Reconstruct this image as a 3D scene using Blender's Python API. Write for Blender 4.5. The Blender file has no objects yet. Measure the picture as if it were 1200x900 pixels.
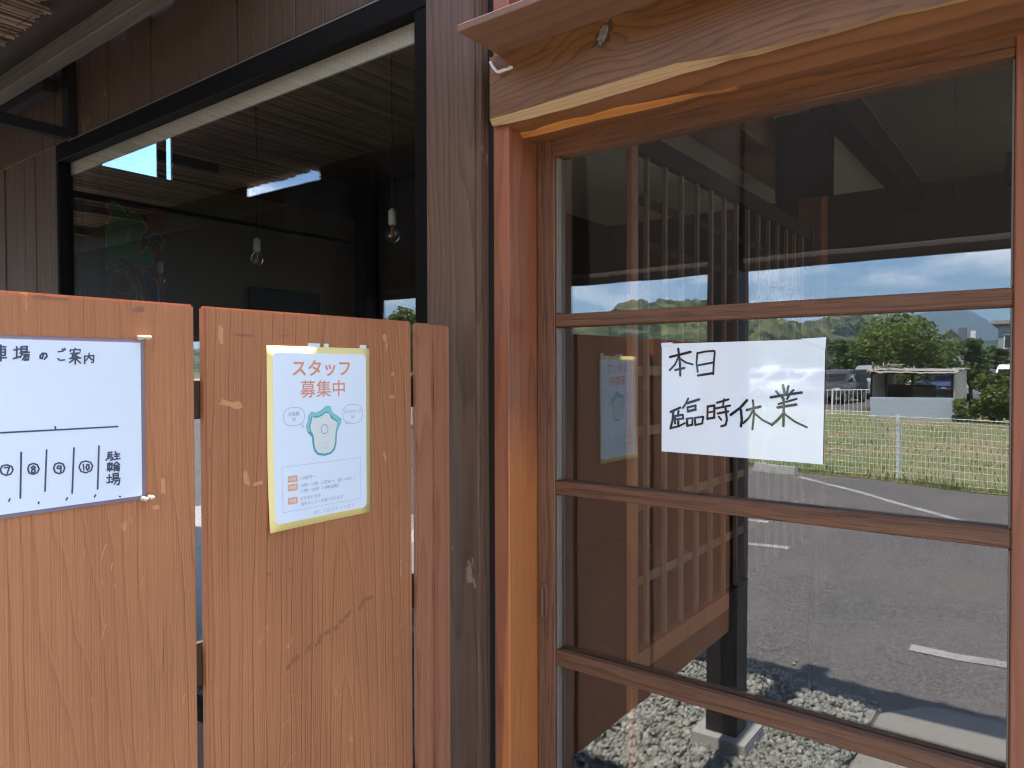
import bpy, bmesh, math, random, json
from mathutils import Vector, Matrix, noise as mnoise

SC = bpy.context.scene
COL = SC.collection
R = math.radians
rnd = random.Random(7)

# ---------------------------------------------------------------- camera
cam_d = bpy.data.cameras.new('camera')
cam = bpy.data.objects.new('camera', cam_d)
COL.objects.link(cam)
yaw, pitch, roll = R(37.142), R(-1.020), R(-0.136)
f = Vector((-math.sin(yaw) * math.cos(pitch), math.cos(yaw) * math.cos(pitch), math.sin(pitch)))
r0 = Vector((math.cos(yaw), math.sin(yaw), 0))
u0 = r0.cross(f)
r = r0 * math.cos(roll) + u0 * math.sin(roll)
u = u0 * math.cos(roll) - r0 * math.sin(roll)
m = Matrix((r, u, -f)).transposed().to_4x4()
m.translation = Vector((0, -1.3, 1.42))
cam.matrix_world = m
cam_d.sensor_width = 36
cam_d.lens = 847.64 / 1200 * 36
cam_d.clip_start = 0.02
cam_d.clip_end = 20000
SC.camera = cam

# ---------------------------------------------------------------- sky and sun
SUN = Vector((-0.03, 0.34, 0.935)).normalized()
elev = math.asin(SUN.z)
rot = math.atan2(SUN.x, SUN.y)
world = bpy.data.worlds.new('World')
SC.world = world
world.use_nodes = True
wn, wl = world.node_tree.nodes, world.node_tree.links
wn.clear()
out = wn.new('ShaderNodeOutputWorld')
bg = wn.new('ShaderNodeBackground')
bg.inputs['Strength'].default_value = 0.098
sky = wn.new('ShaderNodeTexSky')
sky.sky_type = 'NISHITA'
sky.sun_disc = False
sky.sun_elevation = elev
sky.sun_rotation = rot
sky.air_density = 1.0
sky.dust_density = 0.15
sky.ozone_density = 1.6
tc = wn.new('ShaderNodeTexCoord')
dv = wn.new('ShaderNodeMapping')
dv.inputs['Scale'].default_value = (1.0, 1.0, 2.6)
dv.inputs['Location'].default_value = (0.35, 0.1, 0.0)
wl.new(tc.outputs['Generated'], dv.inputs['Vector'])
cn = wn.new('ShaderNodeTexNoise')
cn.inputs['Scale'].default_value = 5.5
cn.inputs['Detail'].default_value = 9
cn.inputs['Roughness'].default_value = 0.58
cn.inputs['Distortion'].default_value = 0.15
wl.new(dv.outputs[0], cn.inputs['Vector'])
cr = wn.new('ShaderNodeValToRGB')
cr.color_ramp.elements[0].position = 0.50; cr.color_ramp.elements[0].color = (0, 0, 0, 1)
cr.color_ramp.elements[1].position = 0.66; cr.color_ramp.elements[1].color = (.85, .85, .85, 1)
wl.new(cn.outputs['Fac'], cr.inputs[0])
mixc = wn.new('ShaderNodeMixRGB')
mixc.inputs[2].default_value = (12.5, 12.7, 13.0, 1)
wl.new(cr.outputs[0], mixc.inputs[0]); tn = wn.new('ShaderNodeMixRGB'); tn.blend_type = 'MULTIPLY'; tn.inputs[0].default_value = 1; tn.inputs[2].default_value = (.68, .85, 1.0, 1)
wl.new(sky.outputs[0], tn.inputs[1]); wl.new(tn.outputs[0], mixc.inputs[1])
wl.new(mixc.outputs[0], bg.inputs['Color'])
wl.new(bg.outputs[0], out.inputs['Surface'])

sun_d = bpy.data.lights.new('sun', 'SUN')
sun_d.energy = 4.1
sun_d.angle = R(0.8)
sun_d.color = (1.0, 0.93, 0.84)
sun = bpy.data.objects.new('sun', sun_d)
COL.objects.link(sun)
sun.rotation_euler = (-SUN).to_track_quat('-Z', 'Y').to_euler()

# ---------------------------------------------------------------- render settings
SC.view_settings.view_transform = 'Standard'
SC.view_settings.look = 'None'
SC.view_settings.gamma = 1
SC.view_settings.exposure = 2.55
SC.render.engine = 'CYCLES'
SC.cycles.max_bounces = 10
SC.cycles.diffuse_bounces = 5
SC.cycles.glossy_bounces = 5
SC.cycles.transparent_max_bounces = 16
SC.cycles.use_denoising = True
SC.cycles.denoiser = 'OPENIMAGEDENOISE'
SC.cycles.denoising_input_passes = 'RGB_ALBEDO_NORMAL'
SC.cycles.denoising_prefilter = 'ACCURATE'
SC.cycles.use_adaptive_sampling = False
SC.cycles.filter_width = 1.2
SC.cycles.caustics_reflective = False
SC.cycles.caustics_refractive = False
SC.cycles.sample_clamp_indirect = 8

# ================================================================ materials
class NT:
    def __init__(self, name):
        self.m = bpy.data.materials.new(name)
        self.m.use_nodes = True
        self.n = self.m.node_tree.nodes
        self.l = self.m.node_tree.links
        self.b = self.n['Principled BSDF']

    def new(self, t, **kw):
        n = self.n.new(t)
        for k, v in kw.items():
            setattr(n, k, v)
        return n

    def set(self, sock, v):
        if hasattr(v, 'is_output'):
            self.l.new(v, sock)
        elif v is not None:
            sock.default_value = v

    def math(self, op, a, b=None, c=None):
        n = self.new('ShaderNodeMath', operation=op)
        for i, v in enumerate((a, b, c)):
            if v is not None:
                self.set(n.inputs[i], v)
        return n.outputs[0]

    def noise(self, vec, scale, detail=4, rough=0.55, dist=0.0):
        n = self.new('ShaderNodeTexNoise')
        n.inputs['Scale'].default_value = scale
        n.inputs['Detail'].default_value = detail
        n.inputs['Roughness'].default_value = rough
        n.inputs['Distortion'].default_value = dist
        if vec is not None:
            self.l.new(vec, n.inputs['Vector'])
        return n.outputs['Fac']

    def vor(self, vec, scale, feature='F1', out='Distance'):
        n = self.new('ShaderNodeTexVoronoi', feature=feature)
        n.inputs['Scale'].default_value = scale
        if vec is not None:
            self.l.new(vec, n.inputs['Vector'])
        return n.outputs[out]

    def ramp(self, fac, stops):
        n = self.new('ShaderNodeValToRGB')
        e = n.color_ramp.elements
        while len(e) < len(stops):
            e.new(0.5)
        for el, (p, c) in zip(e, stops):
            el.position = p
            el.color = (c[0], c[1], c[2], 1) if len(c) >= 3 else (c[0],) * 3 + (1,)
        self.l.new(fac, n.inputs[0])
        return n.outputs[0]

    def mix(self, fac, a, b, mode='MIX'):
        n = self.new('ShaderNodeMixRGB', blend_type=mode)
        self.set(n.inputs[0], fac)
        for s, v in ((n.inputs[1], a), (n.inputs[2], b)):
            if isinstance(v, tuple):
                v = (v[0], v[1], v[2], 1)
            self.set(s, v)
        return n.outputs[0]

    def mapv(self, vec, scale=(1, 1, 1), loc=(0, 0, 0)):
        n = self.new('ShaderNodeMapping')
        n.inputs['Scale'].default_value = scale
        n.inputs['Location'].default_value = loc
        self.l.new(vec, n.inputs['Vector'])
        return n.outputs[0]

    def coord(self, which='Object', vary=True):
        t = self.new('ShaderNodeTexCoord').outputs[which]
        if not vary:
            return t
        oi = self.new('ShaderNodeObjectInfo').outputs['Random']
        mu = self.math('MULTIPLY', oi, 37.0)
        n = self.new('ShaderNodeVectorMath', operation='ADD')
        self.l.new(t, n.inputs[0])
        cbx = self.new('ShaderNodeCombineXYZ')
        for i in range(3):
            self.l.new(mu, cbx.inputs[i])
        self.l.new(cbx.outputs[0], n.inputs[1])
        return n.outputs[0]

    def bump(self, h, strength=0.3, dist=0.002):
        n = self.new('ShaderNodeBump')
        n.inputs['Strength'].default_value = strength
        n.inputs['Distance'].default_value = dist
        self.l.new(h, n.inputs['Height'])
        self.l.new(n.outputs[0], self.b.inputs['Normal'])

    def done(self, color=None, rough=None, metal=None, spec=None):
        self.set(self.b.inputs['Base Color'], (color[0], color[1], color[2], 1) if isinstance(color, tuple) else color)
        self.set(self.b.inputs['Roughness'], rough)
        self.set(self.b.inputs['Metallic'], metal)
        self.set(self.b.inputs['Specular IOR Level'], spec)
        return self.m


def plain(name, c, rough=0.5, metal=0.0, spec=0.5, var=0.12, scale=30, bump=0.0):
    t = NT(name)
    co = t.coord()
    n = t.noise(co, scale, 5)
    col = t.mix(n, tuple(x * (1 - var) for x in c), tuple(min(1, x * (1 + var)) for x in c))
    if bump:
        t.bump(n, bump, 0.003)
    return t.done(col, rough, metal, spec)


AX = {'x': (0, 1, 2), 'y': (1, 0, 2), 'z': (2, 0, 1)}


def wood(name, base, dark, grain='z', across=None, rings=26, tilt=0.10, worn=None, worn_amt=0.0, rough=0.55, spec=0.35,
         bump=0.25, fibre=0.5, var=0.25, dist=0.05, ringmix=0.6, streak=None, centre=0.0, depth=0.02, vary=True, ringpow=1.0, knot=None, pores=0.0):
    """Sawn wood: tapering growth rings cut by the board (cathedral figure) with stretched fibres, stain unevenness and worn patches."""
    t = NT(name)
    obj = t.new('ShaderNodeTexCoord').outputs['Object']
    rv = t.new('ShaderNodeObjectInfo').outputs['Random']
    g = AX[grain][0]
    a = 'xyz'.index(across) if across else AX[grain][1]
    c_ = ({0, 1, 2} - {g, a}).pop()
    s = t.new('ShaderNodeSeparateXYZ')
    t.l.new(obj, s.inputs[0])
    G, A, Cc = s.outputs[g], s.outputs[a], s.outputs[c_]
    off = t.math('MULTIPLY', rv, 31.0 if vary else 0.0)
    st = [1.0, 1.0, 1.0]
    st[g] = 0.12
    cv = t.new('ShaderNodeVectorMath', operation='ADD')
    t.l.new(obj, cv.inputs[0])
    cx = t.new('ShaderNodeCombineXYZ')
    for i in range(3):
        t.l.new(off, cx.inputs[i])
    t.l.new(cx.outputs[0], cv.inputs[1])
    lv = t.mapv(cv.outputs[0], tuple(st))
    low = t.noise(lv, 5.0, 3, 0.5)
    low2 = t.noise(lv, 16.0, 3, 0.5)
    lowd = t.math('MULTIPLY', t.math('SUBTRACT', low, 0.5), dist * 4)
    lowd2 = t.math('MULTIPLY', t.math('SUBTRACT', low2, 0.5), dist)
    cen = t.math('ADD', t.math('MULTIPLY', t.math('SUBTRACT', rv, 0.5), 0.12 if vary else 0.0), centre)
    a2 = t.math('ADD', t.math('SUBTRACT', A, cen), lowd2)
    if knot:
        gk, ak, amp, sx, sz = knot
        u1 = t.math('DIVIDE', t.math('SUBTRACT', G, gk), sx)
        u2 = t.math('DIVIDE', t.math('SUBTRACT', A, ak), sz)
        q2 = t.math('ADD', t.math('MULTIPLY', u1, u1), t.math('MULTIPLY', u2, u2))
        a2 = t.math('ADD', a2, t.math('MULTIPLY', t.math('POWER', 2.718, t.math('MULTIPLY', q2, -1.0)), amp))
    d2 = t.math('ADD', t.math('ADD', t.math('MULTIPLY', G, tilt), lowd), t.math('ADD', Cc, depth))
    rr = t.math('SQRT', t.math('ADD', t.math('MULTIPLY', a2, a2), t.math('MULTIPLY', d2, d2)))
    ph = t.math('FRACT', t.math('MULTIPLY', rr, float(rings)))
    late = t.math('POWER', ph, 3.0 * ringpow)
    edge = t.math('SMOOTH_MIN', t.math('MULTIPLY', t.math('SUBTRACT', 1.0, ph), 9.0), 1.0, 0.2)
    ring = t.math('MULTIPLY', late, edge)
    sf = [1.0, 1.0, 1.0]
    sf[g] = 0.018
    fv = t.mapv(cv.outputs[0], tuple(sf))
    fib = t.noise(fv, 420.0, 3, 0.6)
    fib2 = t.noise(fv, 90.0, 3, 0.6)
    mixr = t.math('MULTIPLY', ring, ringmix)
    ff = t.math('ADD', mixr, t.math('MULTIPLY', t.math('SUBTRACT', t.math('ADD', t.math('MULTIPLY', fib, .5), t.math('MULTIPLY', fib2, .5)), 0.42), fibre * 1.6))
    col = t.mix(t.math('MINIMUM', t.math('MAXIMUM', ff, 0.0), 1.0), base, dark)
    if pores:
        pv = t.noise(t.mapv(cv.outputs[0], tuple(0.022 if i == g else 1.0 for i in range(3))), 520.0, 2, 0.6)
        col = t.mix(t.math('MULTIPLY', t.ramp(pv, [(.52, (0,)), (.64, (1,))]), pores), col, tuple(x * .35 for x in dark))
    big = t.noise(cv.outputs[0], 3.2, 4, 0.6)
    br = t.math('ADD', 1.0 - var, t.math('MULTIPLY', big, var * 2.0))
    vm = t.new('ShaderNodeVectorMath', operation='SCALE')
    t.l.new(col, vm.inputs[0]); t.l.new(br, vm.inputs['Scale'])
    col = vm.outputs[0]
    if streak:
        sv = t.noise(t.mapv(cv.outputs[0], tuple(0.10 if i == g else 1.0 for i in range(3))), 9.0, 3, 0.5)
        col = t.mix(t.ramp(sv, [(0.5, (0,)), (0.66, (.75,))]), col, streak)
    if worn:
        wv = t.mapv(cv.outputs[0], tuple(0.45 if i == g else 1.0 for i in range(3)))
        w1 = t.noise(wv, 26.0, 5, 0.7)
        w2 = t.noise(cv.outputs[0], 4.0, 2, 0.5)
        ws = t.math('MULTIPLY', w1, t.math('ADD', 0.55, t.math('MULTIPLY', w2, 0.9)))
        col = t.mix(t.ramp(ws, [(0.66 - worn_amt, (0,)), (0.70 - worn_amt, (1,))]), col, worn)
    hh = t.math('SUBTRACT', t.math('MULTIPLY', fib2, 0.5), t.math('MULTIPLY', ring, 0.55))
    t.bump(t.math('ADD', hh, t.math('MULTIPLY', fib, 0.25)), bump, 0.004)
    rg = t.math('ADD', rough - 0.1, t.math('MULTIPLY', fib2, 0.2))
    return t.done(col, rg, 0.0, spec)


def glass_mat(name, k=2.0, tint=(.985, .99, .985), dust=.006, wave=.0006):
    t = NT(name)
    t.n.remove(t.b)
    o = t.n['Material Output']
    fr = t.new('ShaderNodeFresnel')
    bf = t.new('ShaderNodeNewGeometry').outputs['Backfacing']           # same reflectance on the way in and out of a thin pane
    t.l.new(t.math('ADD', 1.5, t.math('MULTIPLY', bf, 1 / 1.5 - 1.5)), fr.inputs['IOR'])
    fac = t.math('MINIMUM', t.math('MULTIPLY', fr.outputs[0], k), 1.0)
    tr = t.new('ShaderNodeBsdfTransparent')
    tr.inputs['Color'].default_value = (*tint, 1)
    gl = t.new('ShaderNodeBsdfGlossy')
    bp_ = t.new('ShaderNodeBump')                                        # float glass is never quite flat
    bp_.inputs['Strength'].default_value = 1.0
    bp_.inputs['Distance'].default_value = wave
    t.l.new(t.noise(t.new('ShaderNodeTexCoord').outputs['Object'], 3.2, 2, .4), bp_.inputs['Height'])
    t.l.new(bp_.outputs[0], gl.inputs['Normal'])
    gl.inputs['Roughness'].default_value = 0.0
    gl.inputs['Color'].default_value = (1, 1, 1, 1)
    mx = t.new('ShaderNodeMixShader')
    t.l.new(fac, mx.inputs[0]); t.l.new(tr.outputs[0], mx.inputs[1]); t.l.new(gl.outputs[0], mx.inputs[2])
    # a thin film of dust and wipe marks
    co = t.new('ShaderNodeTexCoord').outputs['Object']
    sm = t.noise(t.mapv(co, (1.0, 1.0, .35)), 7.0, 5, .65)
    sp = t.noise(co, 260.0, 2, .5)
    du = t.math('ADD', t.math('MULTIPLY', t.ramp(sm, [(.45, (0,)), (.8, (1,))]), dust), t.math('MULTIPLY', t.ramp(sp, [(.70, (0,)), (.78, (1,))]), dust * 2.0))
    df = t.new('ShaderNodeBsdfDiffuse')
    df.inputs['Color'].default_value = (.75, .73, .70, 1)
    m2 = t.new('ShaderNodeMixShader')
    t.l.new(du, m2.inputs[0]); t.l.new(mx.outputs[0], m2.inputs[1]); t.l.new(df.outputs[0], m2.inputs[2])
    t.l.new(m2.outputs[0], o.inputs['Surface'])
    return t.m


MAT = {}
# fence boards: red-brown stained softwood with raised weathered grain
MAT['fence'] = wood('stained_fence_board', (.43, .160, .063), (.27, .092, .037), 'z', 'y', rings=38, tilt=0.085, worn=(.54, .23, .08), worn_amt=-.045,
                    rough=.58, spec=.32, bump=1.0, fibre=.10, var=.22, dist=.090, ringmix=.46, depth=.03, ringpow=2.8, streak=(.375, .130, .052))
MAT['fence_tight'] = wood('stained_fence_batten', (.39, .150, .072), (.24, .083, .041), 'z', 'y', rings=60, tilt=0.01, rough=.55, spec=.35, bump=.4, fibre=.5, var=.14)
MAT['column'] = wood('weathered_dark_column', (.130, .068, .039), (.045, .024, .015), 'z', 'x', rings=70, tilt=.015, worn=(.25, .15, .09), worn_amt=0.0,
                     rough=.6, spec=.3, bump=.6, fibre=.8, var=.3)
MAT['dark_plank'] = wood('dark_stained_plank', (.092, .049, .028), (.045, .024, .014), 'z', 'x', rings=45, tilt=.03, worn=(.20, .085, .035), worn_amt=-.02,
                         rough=.6, spec=.25, bump=.4, fibre=.7, var=.3)
MAT['side_plank'] = wood('brown_siding_plank', (.108, .066, .040), (.064, .038, .023), 'z', 'x', rings=40, tilt=.02, rough=.62, spec=.25, bump=.4, fibre=.6, var=.25)
MAT['jamb_red'] = wood('red_stained_jamb', (.24, .072, .034), (.13, .036, .018), 'z', 'y', rings=40, tilt=.02, rough=.5, spec=.35, bump=.2, fibre=.5, var=.2)
MAT['door'] = wood('oak_door_frame', (.172, .072, .034), (.040, .017, .011), 'x', 'z', rings=50, tilt=.01, rough=.5, spec=.3, bump=.5, fibre=.9, var=.25, ringmix=.4, pores=.5)
MAT['door_v'] = wood('oak_door_stile', (.19, .080, .042), (.045, .018, .012), 'z', 'x', rings=50, tilt=.01, rough=.5, spec=.3, bump=.5, fibre=.9, var=.25, ringmix=.4, pores=.5)
MAT['awning'] = wood('grey_weathered_batten', (.155, .122, .092), (.075, .055, .042), 'x', 'z', rings=50, tilt=.01, rough=.75, spec=.2, bump=.4, fibre=.7, var=.3)
MAT['lintel'] = wood('figured_heartwood', (.215, .090, .029), (.034, .014, .007), 'x', 'z', rings=58, tilt=.10, rough=.42, spec=.36, bump=.15, fibre=.5, var=.5,
                     dist=.14, ringmix=.80, streak=(.10, .043, .020), centre=-.02, depth=.03, vary=False, ringpow=1.5, knot=(-.40, .125, -.06, .07, .055))
MAT['lintel_low'] = wood('lower_heartwood', (.25, .100, .036), (.075, .028, .013), 'x', 'z', rings=42, tilt=.05, rough=.42, spec=.4, bump=.15, fibre=.5, var=.3, dist=.05, ringmix=.8)
MAT['sapwood'] = wood('pale_sapwood', (.45, .275, .125), (.28, .145, .06), 'x', 'z', rings=90, tilt=.02, rough=.5, spec=.35, bump=.25, fibre=.8, var=.2)
MAT['cambium'] = wood('orange_cambium', (.55, .22, .055), (.36, .12, .03), 'x', 'z', rings=60, tilt=.02, rough=.45, spec=.35, bump=.2, fibre=.6, var=.2)
MAT['board'] = wood('brown_shelf_board', (.235, .120, .066), (.14, .062, .034), 'x', 'y', rings=24, tilt=.05, rough=.5, spec=.35, bump=.2, fibre=.4, var=.2)
MAT['kumiko'] = wood('lattice_cedar', (.15, .080, .045), (.08, .04, .023), 'z', 'x', rings=60, tilt=.02, rough=.6, spec=.3, bump=.2, fibre=.5)
MAT['lattice_post'] = wood('orange_cedar_post', (.27, .092, .034), (.17, .055, .021), 'z', 'x', rings=50, tilt=.02, rough=.55, spec=.3, bump=.2, fibre=.5)
MAT['porch_post'] = wood('black_brown_post', (.022, .016, .014), (.012, .009, .008), 'z', 'x', rings=60, tilt=.01, rough=.55, spec=.35, bump=.4, fibre=.7)
MAT['reed_dark'] = plain('reed_binding', (.05, .035, .025), .8)
MAT['bamboo'] = plain('dry_bamboo', (.30, .21, .12), .45, var=.3, scale=12)
MAT['iron'] = plain('black_iron', (.016, .012, .010), .7, spec=.2, bump=.1)
MAT['aluminium_black'] = plain('black_window_frame', (.010, .008, .007), .6, spec=.03)
MAT['cream_board'] = wood('cream_blind_rail', (.60, .52, .38), (.42, .35, .24), 'z', 'x', rings=80, tilt=.0, rough=.6, spec=.3, bump=.2, fibre=.5, var=.15)
MAT['paper'] = plain('white_paper_in_sleeve', (.80, .80, .80), .03, spec=1.0, var=.02, scale=8)
MAT['laminate'] = plain('laminated_paper', (.72, .73, .76), .28, spec=.5, var=.03, scale=6)
MAT['laminate_edge'] = plain('purple_grey_laminate_margin', (.22, .16, .19), .25, spec=.5)
MAT['tape'] = plain('translucent_tape', (.72, .70, .66), .3, spec=.5, var=.05)
MAT['ink'] = plain('black_marker_ink', (.020, .020, .026), .03, spec=.8, var=.25, scale=300)
MAT['ink_thin'] = plain('blue_black_pen_ink', (.055, .055, .085), .6, var=.25, scale=300)
MAT['p_yellow'] = plain('poster_yellow', (.88, .67, .25), .55, var=.03)
MAT['p_white'] = plain('poster_white', (.78, .79, .82), .55, var=.02)
MAT['p_orange'] = plain('poster_orange', (.76, .27, .13), .55, var=.04)
MAT['p_tag'] = plain('poster_light_orange', (.80, .40, .22), .55, var=.04)
MAT['p_teal'] = plain('poster_teal', (.10, .36, .38), .55, var=.04)
MAT['p_teal_l'] = plain('poster_light_teal', (.26, .55, .56), .55, var=.04)
MAT['p_cream'] = plain('poster_cream', (.74, .72, .64), .55, var=.02)
MAT['p_grey'] = plain('poster_grey_print', (.30, .32, .35), .55, var=.04)
MAT['p_greyl'] = plain('poster_pale_print', (.52, .50, .46), .55, var=.04)
MAT['pin'] = plain('pearl_pin', (.52, .44, .31), .25, spec=.5)
MAT['hook'] = plain('cream_plastic_hook', (.72, .68, .58), .35, spec=.5)
MAT['bead'] = plain('grey_glazing_bead', (.15, .115, .085), .5, var=.2)
MAT['glass_door'] = glass_mat('door_glass', 2.3)
MAT['glass_win'] = glass_mat('window_glass', 1.7)
MAT['car_glass'] = plain('dark_car_glass', (.012, .015, .018), .06, spec=.8)
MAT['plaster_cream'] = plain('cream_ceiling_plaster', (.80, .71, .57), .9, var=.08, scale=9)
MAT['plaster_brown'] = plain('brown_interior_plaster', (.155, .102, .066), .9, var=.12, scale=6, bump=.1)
MAT['ceiling_dark'] = plain('dark_ceiling_boards', (.060, .040, .028), .8, var=.3, scale=12)
MAT['floor_in'] = plain('dark_floor_tile', (.085, .072, .06), .5, var=.2, scale=8)
MAT['beam_in'] = wood('interior_cedar_beam', (.25, .125, .062), (.13, .058, .028), 'y', 'x', rings=40, tilt=.02, rough=.6, spec=.3, bump=.2, fibre=.5)
MAT['beam_dark'] = plain('dark_interior_beam', (.020, .014, .011), .8, spec=.05, var=.2)
MAT['flag_red'] = plain('maroon_cloth', (.26, .06, .065), .85, var=.15)
MAT['flag_green'] = plain('green_cloth_print', (.06, .27, .15), .85, var=.12)
MAT['flag_cream'] = plain('cream_cloth_line', (.60, .52, .40), .85, var=.1)
MAT['flag_navy'] = plain('navy_cloth_print', (.06, .09, .24), .85, var=.1)
MAT['tv'] = plain('black_gloss_screen', (.006, .006, .006), .45, spec=.1)
MAT['porcelain'] = plain('white_porcelain_socket', (.72, .70, .64), .3, spec=.5)
MAT['brass'] = plain('brass_filament', (.75, .36, .09), .35, metal=.6)
MAT['bulb_glass'] = glass_mat('bulb_glass', 2.2, (.96, .93, .88), 0.0, 0.0)
MAT['stone_footing'] = plain('concrete_footing', (.34, .34, .32), .8, var=.15, scale=40, bump=.2)
MAT['white_paint'] = plain('white_paint', (.78, .78, .76), .5, var=.06)
MAT['galv'] = plain('galvanised_white_steel', (.72, .74, .74), .4, spec=.5, var=.06)
MAT['concrete'] = plain('grey_concrete', (.36, .35, .33), .85, var=.15, scale=25, bump=.15)
MAT['tyre'] = plain('tyre_rubber', (.02, .02, .02), .8)
MAT['rim'] = plain('alloy_rim', (.45, .45, .46), .35, metal=.7)
MAT['lamp_red'] = plain('red_tail_lamp', (.42, .02, .02), .2, spec=.6)
MAT['lamp_clear'] = plain('clear_lamp', (.75, .76, .78), .1, spec=.8)
MAT['bark'] = plain('tree_bark', (.10, .075, .055), .9, var=.3, scale=20, bump=.5)
MAT['tarp'] = plain('weathered_tarp', (.36, .33, .29), .75, var=.35, scale=9, bump=.4)
MAT['shed_blue'] = plain('faded_blue_grey_panel', (.40, .46, .54), .6, var=.1)
MAT['shed_cream'] = plain('cream_shed_wall', (.78, .72, .56), .8, var=.1)
MAT['wall_grey'] = plain('grey_house_wall', (.36, .38, .40), .8, var=.06)
MAT['roof_grey'] = plain('grey_slate_roof', (.16, .17, .19), .7, var=.15)
MAT['wire'] = plain('power_cable', (.02, .02, .022), .6)


def asphalt_mat():
    t = NT('worn_asphalt')
    co = t.new('ShaderNodeTexCoord').outputs['Object']
    v = t.vor(co, 95.0, out='Color')
    v2 = t.vor(co, 40.0, out='Color')
    n = t.noise(co, .8, 6, .62)
    n2 = t.noise(co, 40, 4, .7)
    sp = t.ramp(v, [(0.10, (.042, .040, .041)), (.55, (.112, .106, .103)), (.85, (.23, .22, .212)), (1.0, (.38, .37, .36))])
    sp2 = t.ramp(v2, [(0.2, (.055, .053, .053)), (.8, (.15, .143, .138))])
    c = t.mix(.35, sp, sp2)
    c = t.mix(t.ramp(n, [(.38, (0,)), (.62, (.7,))]), c, (.158, .136, .125))
    c = t.mix(t.ramp(n2, [(.52, (0,)), (.8, (.6,))]), c, (.045, .043, .043))
    t.bump(t.vor(co, 95.0), .6, .006)
    return t.done(c, .85, 0, .3)


def ground_mat(name, c1, c2, c3, s=2.0, bump=.4):
    t = NT(name)
    co = t.new('ShaderNodeTexCoord').outputs['Object']
    a = t.noise(co, s * .25, 5, .6)
    b = t.noise(co, s * 6, 5, .7)
    c = t.mix(t.ramp(a, [(.38, (0,)), (.62, (1,))]), c1, c2)
    c = t.mix(t.ramp(b, [(.4, (0,)), (.75, (1,))]), c, c3)
    t.bump(b, bump, .03)
    return t.done(c, .95, 0, .2)


def leaf_mat(name, c1, c2, s=1.5):
    t = NT(name)
    geo = t.new('ShaderNodeNewGeometry')
    co = t.new('ShaderNodeTexCoord').outputs['Object']
    rp = geo.outputs['Random Per Island']
    n = t.noise(co, s, 3, .6)
    fac = t.math('MULTIPLY', t.math('ADD', n, rp), .5)
    c = t.ramp(fac, [(.3, c1), (.7, c2)])
    t.done(c, .6, 0, .3)
    tl = t.new('ShaderNodeBsdfTranslucent')
    t.l.new(c, tl.inputs['Color'])
    mx = t.new('ShaderNodeMixShader')
    mx.inputs[0].default_value = .3
    t.l.new(t.b.outputs[0], mx.inputs[1]); t.l.new(tl.outputs[0], mx.inputs[2])
    t.l.new(mx.outputs[0], t.n['Material Output'].inputs['Surface'])
    return t.m


def reed_mat_():
    t = NT('dry_reed')
    rp = t.new('ShaderNodeNewGeometry').outputs['Random Per Island']
    n = t.noise(t.new('ShaderNodeTexCoord').outputs['Object'], 18, 4, .6)
    c = t.ramp(t.math('ADD', t.math('MULTIPLY', rp, .7), t.math('MULTIPLY', n, .3)), [(.15, (.07, .042, .026)), (.45, (.27, .175, .11)), (.8, (.50, .35, .235))])
    return t.done(c, .65, 0, .3)


def gravel_mat():
    t = NT('crushed_stone')
    geo = t.new('ShaderNodeNewGeometry')
    rp = geo.outputs['Random Per Island']
    co = t.new('ShaderNodeTexCoord').outputs['Object']
    c = t.ramp(rp, [(0.0, (.17, .172, .155)), (.35, (.25, .253, .23)), (.7, (.335, .338, .305)), (1.0, (.44, .435, .395))])
    n = t.noise(co, 160, 3, .6)
    c = t.mix(t.ramp(n, [(.4, (0,)), (.75, (.45,))]), c, (.13, .135, .12))
    t.bump(n, .3, .002)
    return t.done(c, .85, 0, .3)


def line_mat():
    t = NT('worn_white_road_paint')
    co = t.new('ShaderNodeTexCoord').outputs['Object']
    n = t.noise(co, 70, 4, .7)
    n2 = t.noise(co, 3, 3, .6)
    w = t.math('ADD', t.math('MULTIPLY', n, .7), t.math('MULTIPLY', n2, .3))
    c = t.mix(t.ramp(w, [(.44, (0,)), (.62, (.85,))]), (.42, .405, .385), (.13, .123, .118))
    return t.done(c, .8, 0, .3)


def forest_mat(name, c1, c2, c3, s):
    t = NT(name)
    co = t.new('ShaderNodeTexCoord').outputs['Object']
    v = t.vor(co, s, out='Color')
    d = t.vor(co, s)
    n = t.noise(co, s * .22, 5, .65)
    n2 = t.noise(co, s * 3, 4, .7)
    c = t.mix(t.ramp(n, [(.40, (0,)), (.60, (1,))]), c1, c2)
    c = t.mix(t.math('MULTIPLY', t.ramp(v, [(.3, (0,)), (.8, (1,))]), .7), c, c3)
    c = t.mix(t.ramp(n2, [(.42, (0,)), (.66, (.75,))]), c, c1)
    t.bump(t.math('SUBTRACT', t.math('MULTIPLY', n2, .6), d), 1.0, 6.0)
    return t.done(c, .95, 0, .1)


MAT['asphalt'] = asphalt_mat()
MAT['earth'] = ground_mat('gravelly_soil', (.24, .235, .215), (.19, .185, .165), (.29, .28, .255), 6)
MAT['field'] = ground_mat('mown_field_grass', (.145, .19, .055), (.33, .245, .135), (.13, .165, .05), 1.6)
MAT['land'] = ground_mat('far_ground', (.08, .10, .04), (.14, .13, .10), (.07, .09, .04), .3)
MAT['apron'] = plain('rough_concrete_apron', (.24, .225, .20), .9, var=.2, scale=18, bump=.4)
MAT['gravel'] = gravel_mat()
MAT['reed'] = reed_mat_()
MAT['line'] = line_mat()
MAT['grass'] = leaf_mat('grass_blades', (.10, .16, .04), (.27, .28, .09), 1.0)
MAT['leaf_a'] = leaf_mat('fresh_green_leaves', (.10, .145, .04), (.24, .30, .10), 1.2)
MAT['leaf_b'] = leaf_mat('dark_green_leaves', (.05, .082, .028), (.135, .185, .065), 1.2)
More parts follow.
